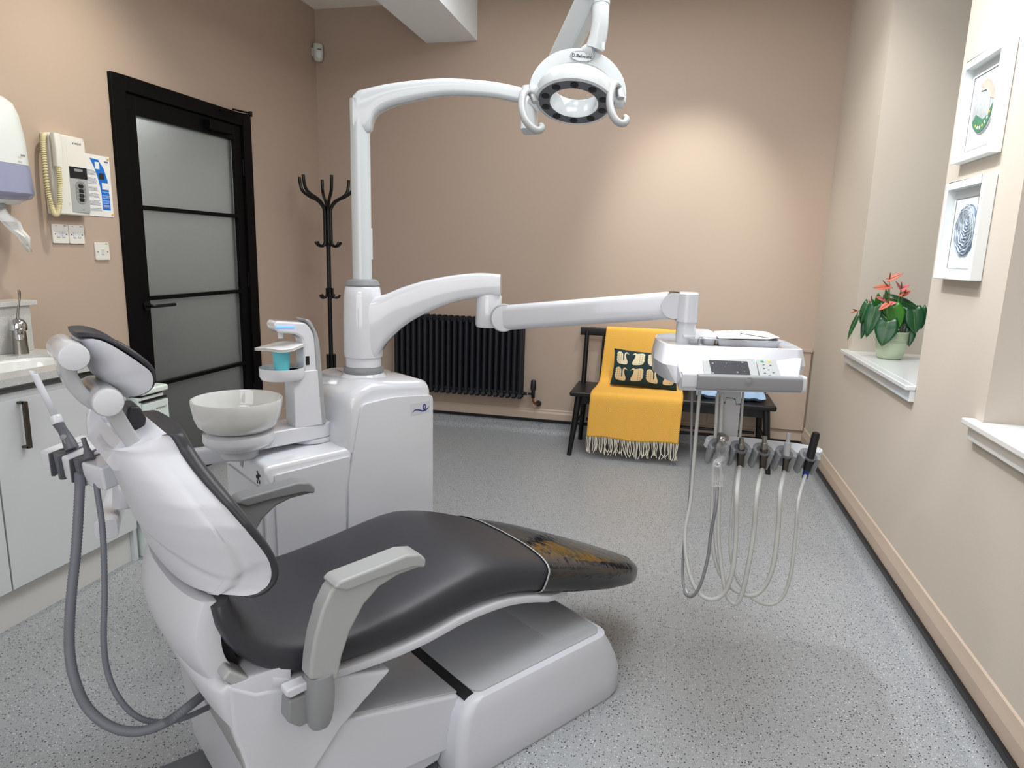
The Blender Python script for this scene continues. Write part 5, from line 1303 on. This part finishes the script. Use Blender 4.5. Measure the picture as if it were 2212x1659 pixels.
for k in range(12):
    x, y = random.choice((1538, 1545, 1556, 1566, 1590, 1600, 1607, 1609)), random.choice((784, 786, 792, 795, 803, 805, 807))
    r = random.choice((.001, .0015, .003))
    obj('screen_icon', lathe([(r, 0), (.0002, .0002)], qp(x+k*.3, y, .0022), cn, 10), 'grey', pn)
for x, y, m in ((1646, 782, 'green'), (1661, 782, 'amber')): obj('round_key', lathe([(.0048, 0), (.0042, .001), (.001, .0012)], qp(x, y, .0012), cn, 20), m, kp)
for x, y in ((1649, 789), (1664, 790), (1650, 797), (1660, 800), (1652, 807), (1671, 806), (1663, 812)):
    obj('key_symbol', plate(qp(x, y, .0012), RX, cn.cross(RX), .006, .003, .0004, .0008), 'ink', kp, smooth=False)
obj('panel_lettering', text('Easy Touch', .0055, qp(1654, 778, .0012), cn.cross(cn.cross(RX)*-1).normalized() if 0 else (RX-cn*RX.dot(cn)), (V(0, 0, 1)-cn*cn.z)), 'ink', kp, smooth=False)
# grey front handle
gh = con(1615, 815, 1.066).dot(GX)-.028
h0, h1 = onG(1505, 824, gh), onG(1728, 831, gh)
obj('front_handle', sweep([h0, h0.lerp(h1, .5), h1], rrect(.030, .044, .008, 4), up=(0, 0, 1), scale=[1, 1, 1]), 'grey', it, ang=40)
obj('handle_button', lathe([(.0115, 0), (.012, .001), (.009, .0016), (.0085, .0008), (.007, .0016), (.001, .002)], onG(1618, 824, gh-.0152), -GX, 28), 'grey', it)
for (x, y), s in (((1487, 819), 1), ((1731, 828), 1)):
    c = onG(x, y, gh+.02)
    w = .046 if x < 1500 else .010
    obj('handle_mount', sweep([c-RX*w*.5, c+RX*w*.5], rrect(.045, .044, .008), up=(0, 0, 1)), 'white', it)
# hanging bracket for the handpiece holder
gs_ = gh+.11
s_top = onG(1577, 838, gs_); s_mid = onG(1576, 868, gs_); s_bot = onG(1572, 945, gs_-.03)
obj('hanger_upper', sweep([s_top, s_mid], rrect(.062, .022, .004), up=-GX) if 0 else prismw([onG(1553, 838, gs_), onG(1602, 842, gs_), onG(1601, 872, gs_), onG(1590, 872, gs_), onG(1589, 861, gs_), onG(1569, 858, gs_), onG(1567, 869, gs_), onG(1552, 867, gs_)], GX*.02), 'silver', it, bev=.002)
obj('hanger', prismw([onG(1552, 870, gs_), onG(1567, 872, gs_), onG(1569, 861, gs_), onG(1589, 864, gs_), onG(1590, 875, gs_), onG(1600, 875, gs_), onG(1593, 948, gs_-.02), onG(1545, 942, gs_-.02)], GX*.018), 'silver', it, bev=.002)
# holder plate
hz = onG(1650, 960, gs_-.02).z
hA, hB, hC, hD = onG(1527, 934, gs_-.02), onG(1777, 962, gs_-.02), onG(1781, 998, gs_-.10), onG(1521, 972, gs_-.10)
def rq(pts, k=.08):
    return crn(pts, k)
hC = hC.lerp(hB, .40); hD = hD.lerp(hA, .40)
hold = rq([hA, hB, hC, hD], .07)
hn = (hB-hA).cross(hD-hA).normalized(); hn = hn if hn.z > 0 else -hn
obj('holder_plate', rings([[p-hn*.030 for p in hold], hold]), 'white', it, bev=.004)
hx = (hB-hA).normalized(); hy = hn.cross(hx).normalized()   # towards the back
if hy.dot(GX) < 0: hy = -hy
cups = []
for k, (x, y) in enumerate(((1553, 962), (1600, 966), (1649, 971), (1698, 977), (1749, 983))):
    c = onp(x, y+3, hn, hA.dot(hn))
    # U shaped rubber insert open to the front
    U = []
    for q in range(17):
        t = math.radians(-38+256*q/16)
        U.append((math.cos(t), math.sin(t)))
    o = [c+hx*(.0305*a)+hy*(.034*b) for a, b in U]; i = [c+hx*(.019*a)+hy*(.019*b) for a, b in U]
    ringp = [list(z_) for z_ in (o, i)]
    lo_o = [c+hx*(.0295*a)+hy*(.030*b)-hn*.058 for a, b in U]; lo_i = [c+hx*(.013*a)+hy*(.013*b)-hn*.058 for a, b in U]
    rs = [[o[q]+hn*.006, i[q]+hn*.003, lo_i[q], lo_o[q]] for q in range(17)]
    obj('instrument_rest', rings(rs), 'grey', it, bev=.003, ang=50)
    cups.append(c)
    obj('rest_bore', lathe([(.0195, -.004), (.0195, .0015), (.001, .0008)], c-hy*.001, hn, 24), 'dgrey', it)
# handpiece couplings, syringe and pen
def hpiece(k, x, y, kind):
    c = cups[k]; t = onG(x, y, c.dot(GX)-.005); d_ = (t-c).normalized(); base_ = c-d_*.055+hn*0-GX*.006
    if kind == 'coupling':
        g_ = tube([base_, base_.lerp(t, .55), base_.lerp(t, .62)], [.0100, .0110, .0115], 20)
        h_ = obj('coupling', g_, 'nickel', it)
        obj('coupling_tip', tube([base_.lerp(t, .60), base_.lerp(t, .80), base_.lerp(t, .82), t], [.0095, .0095, .0068, .0068], 18), 'steel', h_)
        return base_
    if kind == 'clear':
        h_ = obj('coupling', tube([base_, base_.lerp(t, .45)], [.008, .0085], 20), 'nickel', it)
        obj('coupling_tip', tube([base_.lerp(t, .42), base_.lerp(t, .75), base_.lerp(t, .77), t], [.0105, .010, .006, .0055], 18), 'silver', h_)
        return base_
    if kind == 'pen':
        h_ = obj('handpiece_pen', tube([base_.lerp(t, .10), base_.lerp(t, .25), base_.lerp(t, .9), base_.lerp(t, .98), t], [.0105, .0115, .0115, .010, .004], 20), 'ink', it)
        obj('blue_ring', tube([base_-d_*.012, base_.lerp(t, .12)], [.008, .010], 18), 'navy', h_)
        return base_
    if kind == 'syringe':
        h_ = obj('air_water_syringe', join(tube([base_, base_.lerp(t, .7), t], [.008, .009, .0095], 16), sweep([t, t-GX*.035+RX*.005], rrect(.02, .016, .005))), 'steel', it)
        obj('syringe_nozzle', lathe([(.007, 0), (.0075, .008), (.005, .009), (.0045, .004)], t-GX*.035-RX*.006, -GX, 16), 'chrome', h_)
        return base_
b0_ = hpiece(0, 1556, 940, 'syringe'); b1_ = hpiece(1, 1602, 946, 'coupling'); b2_ = hpiece(2, 1652, 943, 'coupling'); b3_ = hpiece(3, 1704, 935, 'clear'); b4_ = hpiece(4, 1764, 933, 'pen')
# clear sleeve hanging on the syringe
sl = spline([b0_+V(0, 0, .07)-GX*.03, b0_-GX*.03+V(0, 0, .02), onD(1549, 1000, 1.83), onD(1548, 1025, 1.83), onD(1549, 1050, 1.83)], 4)
obj('clear_sleeve', tube(sl, _r1([.016, .02, .009, .013, .018, .016], len(sl)), 12), 'sleeve', it)
# hoses
def hosepath(p0, pts, d): return spline([p0]+[onD(x, y, d_) for x, y, d_ in pts], 8)
HS = [
 ('mid', b0_, ((1548, 1080, 1.86), (1536, 1150, 1.86), (1528, 1210, 1.86), (1512, 1265, 1.86), (1495, 1288, 1.87), (1480, 1280, 1.90), (1475, 1240, 1.94), (1478, 1170, 1.97), (1490, 1070, 1.99), (1493, 960, 2.0), (1495, 838, 2.0))),
 ('light', b1_, ((1592, 1060, 1.86), (1590, 1150, 1.86), (1583, 1230, 1.86), (1565, 1280, 1.87), (1535, 1295, 1.88), (1505, 1275, 1.90), (1485, 1220, 1.93), (1480, 1150, 1.96), (1492, 1080, 1.98), (1500, 980, 1.99), (1512, 838, 2.0))),
 ('light', b2_, ((1636, 1060, 1.87), (1628, 1150, 1.87), (1615, 1230, 1.87), (1600, 1290, 1.88), (1585, 1304, 1.89), (1568, 1280, 1.90), (1558, 1220, 1.92), (1552, 1150, 1.94), (1555, 1050, 1.96), (1556, 950, 1.99), (1560, 850, 2.02))),
 ('light', b3_, ((1686, 1060, 1.88), (1680, 1150, 1.88), (1668, 1230, 1.88), (1645, 1275, 1.89), (1615, 1286, 1.90), (1575, 1265, 1.92), (1548, 1220, 1.94), (1538, 1150, 1.96), (1540, 1050, 1.98), (1545, 950, 2.0), (1550, 850, 2.02))),
 ('lightthin', b4_-(cups[4]-b4_)*0, ((1725, 1080, 1.89), (1718, 1160, 1.89), (1708, 1240, 1.89), (1690, 1290, 1.90), (1660, 1306, 1.91), (1622, 1290, 1.92), (1590, 1245, 1.94), (1577, 1180, 1.96), (1585, 1060, 1.99), (1597, 960, 2.03), (1606, 840, 2.05))),
]
for kind, p0, pts in HS:
    q = hosepath(p0, pts, 0); r_ = {'mid': .0042, 'light': .0062, 'lightthin': .0045}[kind]
    obj('instrument_hose', tube(q, [r_*(1.15-.3*i/len(q)) for i in range(len(q))], 10), 'mhose' if kind == 'mid' else 'lhose', it)
obj('hose_clip', tube([onD(1477, 1272, 1.915), onD(1483, 1284, 1.90)], .0068, 12), 'white', it)
# disposable tray, paper sheet and probe lying on the table
zt_ = ZT-.0045
dt_ = empty('instrument_tray', onZ(1580, 735, zt_), 'white disposable compartment tray on top of the instrument table', 'tray')
def tray_part(name, px, ztop, zbot, shrink, mname='white'):
    T_p = crn([onZ(x, y, ztop) for x, y in px], .1); c = sum(T_p, V(0, 0, 0))/len(T_p)
    Bp = [c+(p-c)*shrink+V(0, 0, zbot-ztop) for p in T_p]; In = [c+(p-c)*.95 for p in T_p]; Ib = [c+(p-c)*(shrink-.03)+V(0, 0, zbot-ztop+.0015) for p in T_p]
    return obj(name, rings([Ib, In, T_p, Bp]), mname, dt_, ang=40)
tray_part('long_compartment', [(1549, 734), (1547, 715), (1664, 722), (1690, 738)], zt_+.020, zt_, .93)
tray_part('square_compartment', [(1517, 732), (1508, 714), (1545, 716), (1551, 734)], zt_+.020, zt_, .86)
tray_part('square_compartment', [(1481, 729), (1470, 715), (1504, 714), (1516, 732)], zt_+.020, zt_, .86)
obj('tray_rim', rings([[p for p in crn([onZ(x, y, zt_+.021) for x, y in ((1478, 730.5), (1464, 713), (1664, 720), (1693, 739.5))], .08)], [p+V(0, 0, .0012) for p in crn([onZ(x, y, zt_+.021) for x, y in ((1478, 730.5), (1464, 713), (1664, 720), (1693, 739.5))], .08)]], caps=False), 'white', dt_, solid=.001)
z_ = zt_+.025
shp = [(1553, 731), (1545, 724), (1543, 716), (1600, 714), (1655, 717), (1684, 730), (1660, 733), (1600, 732)]
obj('paper_sheet', prismw([onZ(x, y, z_+.002*math.sin(i*2)) for i, (x, y) in enumerate(shp)], V(0, 0, .0015)), 'paper', label='white paper liner lying over the long compartment of the tray', cat='paper', smooth=False)
pq = [onZ(1600, 720, z_+.004), onZ(1601, 717, z_+.012), onZ(1603, 718, z_+.004)]
obj('dental_probe', tube(spline([onZ(1660, 730, z_+.003), onZ(1605, 721, z_+.004), onZ(1601, 720, z_+.014), onZ(1599, 721, z_+.005)], 5), .0013, 6), 'steel', label='thin steel probe lying on the paper liner', cat='probe')
wrap = [(1478, 729), (1472, 717), (1500, 712), (1530, 713), (1543, 720), (1548, 731), (1515, 729)]
obj('instrument_pouch', prismw([onZ(x, y, z_+.003*math.sin(i*1.7)) for i, (x, y) in enumerate(wrap)], V(0, 0, .003)), 'sleeve', label='clear instrument pouch lying over the small compartments of the tray', cat='pouch', ang=20)
# ================================================================== SUCTION HOLDER
sh = empty('suction_holder', onD(190, 1000, 1.55), 'white suction holder with two grey corrugated hoses behind the backrest', 'suction holder')
def c2(x, y, d_): return onD(40+x/5.185, 780+y/5.185, d_)
S0, S1 = c2(420, 1010, 1.56), c2(960, 1170, 1.50)
up2 = (V(0, 0, 1)+(-GX)*.15).normalized()
dirn = (S1-S0).normalized()
def SB(x, y, z): 
    yv = up2.cross(dirn).normalized(); yv = yv if yv.dot(GX) > 0 else -yv
    zz = dirn.cross(yv); zz = zz if zz.z > 0 else -zz
    return S0+dirn*x+yv*y+zz*z
LB_ = (S1-S0).length
obj('holder_body', join(box((-.012, -.03, -.035), (.028, .075, .012), SB), box((.028, .02, -.035), (.058, .075, .012), SB), box((.058, -.028, -.045), (.098, .075, .012), SB), box((.098, .02, -.035), (.125, .075, .012), SB), box((.125, -.028, -.045), (LB_+.03, .075, .012), SB)), 'white', sh, bev=.006, seg=3)
ro = join(text('Airtech', .009, SB(.075, .062, .0125), dirn, SB(0, 1, 0)-SB(0, 0, 0)))
obj('lettering', ro, 'ink', sh, smooth=False)
for xo in (.043, .112):
    g_ = []
    for sgn in (-1, 1):
        g_.append(prism([(.03, .0), (-.034, .0), (-.038, -.055), (-.030, -.058), (.03, -.02)], lambda u, v, t: SB(t, u, v+.0145), xo+sgn*.014-.002, xo+sgn*.014+.002))
    g_.append(tube([SB(xo, -.018, .014), SB(xo, -.02, -.05)], [.013, .010], 16))
    obj('rubber_insert', join(*g_), 'dgrey', sh, bev=.001)
# high volume tip
v0, v1, v2, v3 = c2(590, 960, 1.53), c2(540, 850, 1.53), c2(440, 690, 1.52), c2(410, 610, 1.52)
hvs = obj('suction_handpiece', tube([v0+(v0-v1)*.2, v0, v0.lerp(v1, .5), v1, v1.lerp(v2, .5), v2], [.0145, .0145, .0135, .0115, .010, .0115], 24), 'dgrey', sh)
obj('valve_slider', join(lathe([(.007, 0), (.0065, .004), (.001, .006)], v1-FWD*.010+RGT*.0, -FWD, 16), tube([v1.lerp(v0, .15)-FWD*.0125, v1.lerp(v0, .65)-FWD*.0145], .0012, 6)), 'grey', hvs)
obj('tip_collar', cyl(v2+(v3-v2)*-.15, v3, .0125, 24, bev=.002), 'white', hvs)
tp0, tp1 = v3, c2(165, 125, 1.50)
dd = (tp1-tp0).normalized(); n_t = 20
side = (RGT-dd*RGT.dot(dd)).normalized(); oth = dd.cross(side)
rs = []
for i, (f_, cut) in enumerate(((-.02, 0), (.5, 0), (.93, 0), (1.0, 1))):
    rs.append([tp0.lerp(tp1, f_)+side*(.0065*math.cos(2*PI*k/n_t))+oth*(.0065*math.sin(2*PI*k/n_t))-dd*(cut*.006*(math.cos(2*PI*k/n_t))) for k in range(n_t)])
obj('suction_tip', rings(rs, caps=False), 'whitem', hvs, solid=.001)
w0_, w1_ = c2(800, 1100, 1.49), c2(727, 865, 1.50)
obj('saliva_ejector', tube([w0_, w0_.lerp(w1_, .25), w0_.lerp(w1_, .5), w0_.lerp(w1_, .8), w1_], [.0125, .010, .0062, .0050, .0052], 18), 'dgrey', sh)
obj('ejector_mouth', cyl(w1_, w1_+(w1_-w0_).normalized()*.0006, .0034, 14), 'ink', sh)
def corr(path, r, name, m='hose'):
    L = 0; q = [path[0]]
    for i in range(1, len(path)): L += (path[i]-path[i-1]).length
    n = int(L/.0021); q = [Vector(x) for x in resamp([tuple(p) for p in path], n)]
    return obj(name, tube(q, [r*(1 if i % 2 else .88) for i in range(len(q))], 12), m, sh, ang=80)
p1 = spline([onD(172, 1022, 1.50), onD(172, 1060, 1.48), onD(165, 1180, 1.46), onD(153, 1300, 1.44), onD(150, 1400, 1.43), (onD(162, 1470, 1.42)), onD(190, 1530, 1.42), onD(240, 1570, 1.42), onD(300, 1580, 1.43), onD(360, 1560, 1.45), onD(405, 1528, 1.47), onD(440, 1500, 1.52)], 10)
p2 = spline([onD(207, 1030, 1.50), onD(210, 1060, 1.49), onD(222, 1150, 1.48), onD(226, 1280, 1.47), onD(224, 1380, 1.46), onD(232, 1450, 1.46), onD(258, 1510, 1.46), onD(300, 1550, 1.47), onD(350, 1560, 1.49), onD(400, 1550, 1.51), onD(450, 1528, 1.56)], 10)
corr(p1, .0108, 'suction_hose'); corr(p2, .0066, 'ejector_hose')
# support arm from the back of the unit
A0, A1, A2 = W(.80, 2.40, .67), W(.42, 2.44, .665), c2(900, 1010, 1.62)
obj('support_arm', join(sweep([A0, A1], rrect(.05, .06, .012), up=(0, 0, 1)), sweep([A1, V(A2.x, A2.y, .70)], rrect(.05, .05, .012), up=(0, 0, 1)), cyl(A1-V(0, 0, .045), A1+V(0, 0, .04), .032, 24)), 'white', sh, bev=.002)
pcyl = onD(266, 1045, 1.75)
obj('arm_pivot', cyl(onD(266, 1000, 1.72), onD(266, 1098, 1.72), .024, 24, bev=.004), 'white', sh)
# ================================================================== LIGHT
cw_ = (.96, .98, 1)
area(-.5, 3.6, ZC-.02, 1.6, 1.4, 26, cw_)
area(.15, 2.0, ZC-.02, 1.2, 1.8, 62, cw_)
area(-.6, -1.3, ZC-.02, 1.6, 1.0, 20, cw_)
area(-.68, YF+.04, 1.78, 2.7, 2.0, 46, cw_, (PI/2, 0, 0))  # frontal fill light added at the wall behind the viewer
tgt = onY(1490, 520, YB)
downlight(.15, 3.95, 150, tgt.x, YB, tgt.z, 50, 1, .05, (.90, 1, .92))       # pool of light on the back wall
downlight(.35, 3.3, 75, XR, 4.45, 1.3, 66, 1, .05, (.98, .98, .9))
downlight(-.25, 2.7, 150, .976, 2.62, 1.40, 60, 1, .05, cw_)     # the two pictures
downlight(-1.95, 2.6, 105, -2.83, 2.75, 1.0, 90, 1, .05, col=(1, .96, .80))
downlight(-.75, 4.35, 40, .6, 4.95, .5, 60, .6, .03)
downlight(-1.42, 1.75, 60, .976, 2.5, .5, 50, 1, .10, cw_)
L = bpy.data.lights.new('corridor_lamp', 'AREA'); L.size = .8; L.energy = 42
lo_ = bpy.data.objects.new('corridor_lamp', L); COL.objects.link(lo_); lo_.location = (XL-1.2, 3.9, 2.55)
wd_ = bpy.data.worlds.new('world'); bpy.context.scene.world = wd_; wd_.use_nodes = True
wd_.node_tree.nodes['Background'].inputs[0].default_value = (.02, .02, .025, 1)
# ================================================================== CAMERA
cam_ = bpy.data.cameras.new('camera'); co = bpy.data.objects.new('camera', cam_); COL.objects.link(co)
co.matrix_world = Matrix(((RGT.x, UPV.x, -FWD.x, EYE.x), (RGT.y, UPV.y, -FWD.y, EYE.y), (RGT.z, UPV.z, -FWD.z, EYE.z), (0, 0, 0, 1)))
cam_.sensor_fit = 'HORIZONTAL'; cam_.sensor_width = 36; cam_.lens = FPX*36/2212; cam_.clip_start = .02
sc = bpy.context.scene; sc.camera = co
vs = sc.view_settings; vs.view_transform = 'Standard'; vs.look = 'None'; vs.gamma = 1; vs.use_curve_mapping = False; vs.exposure = -.12
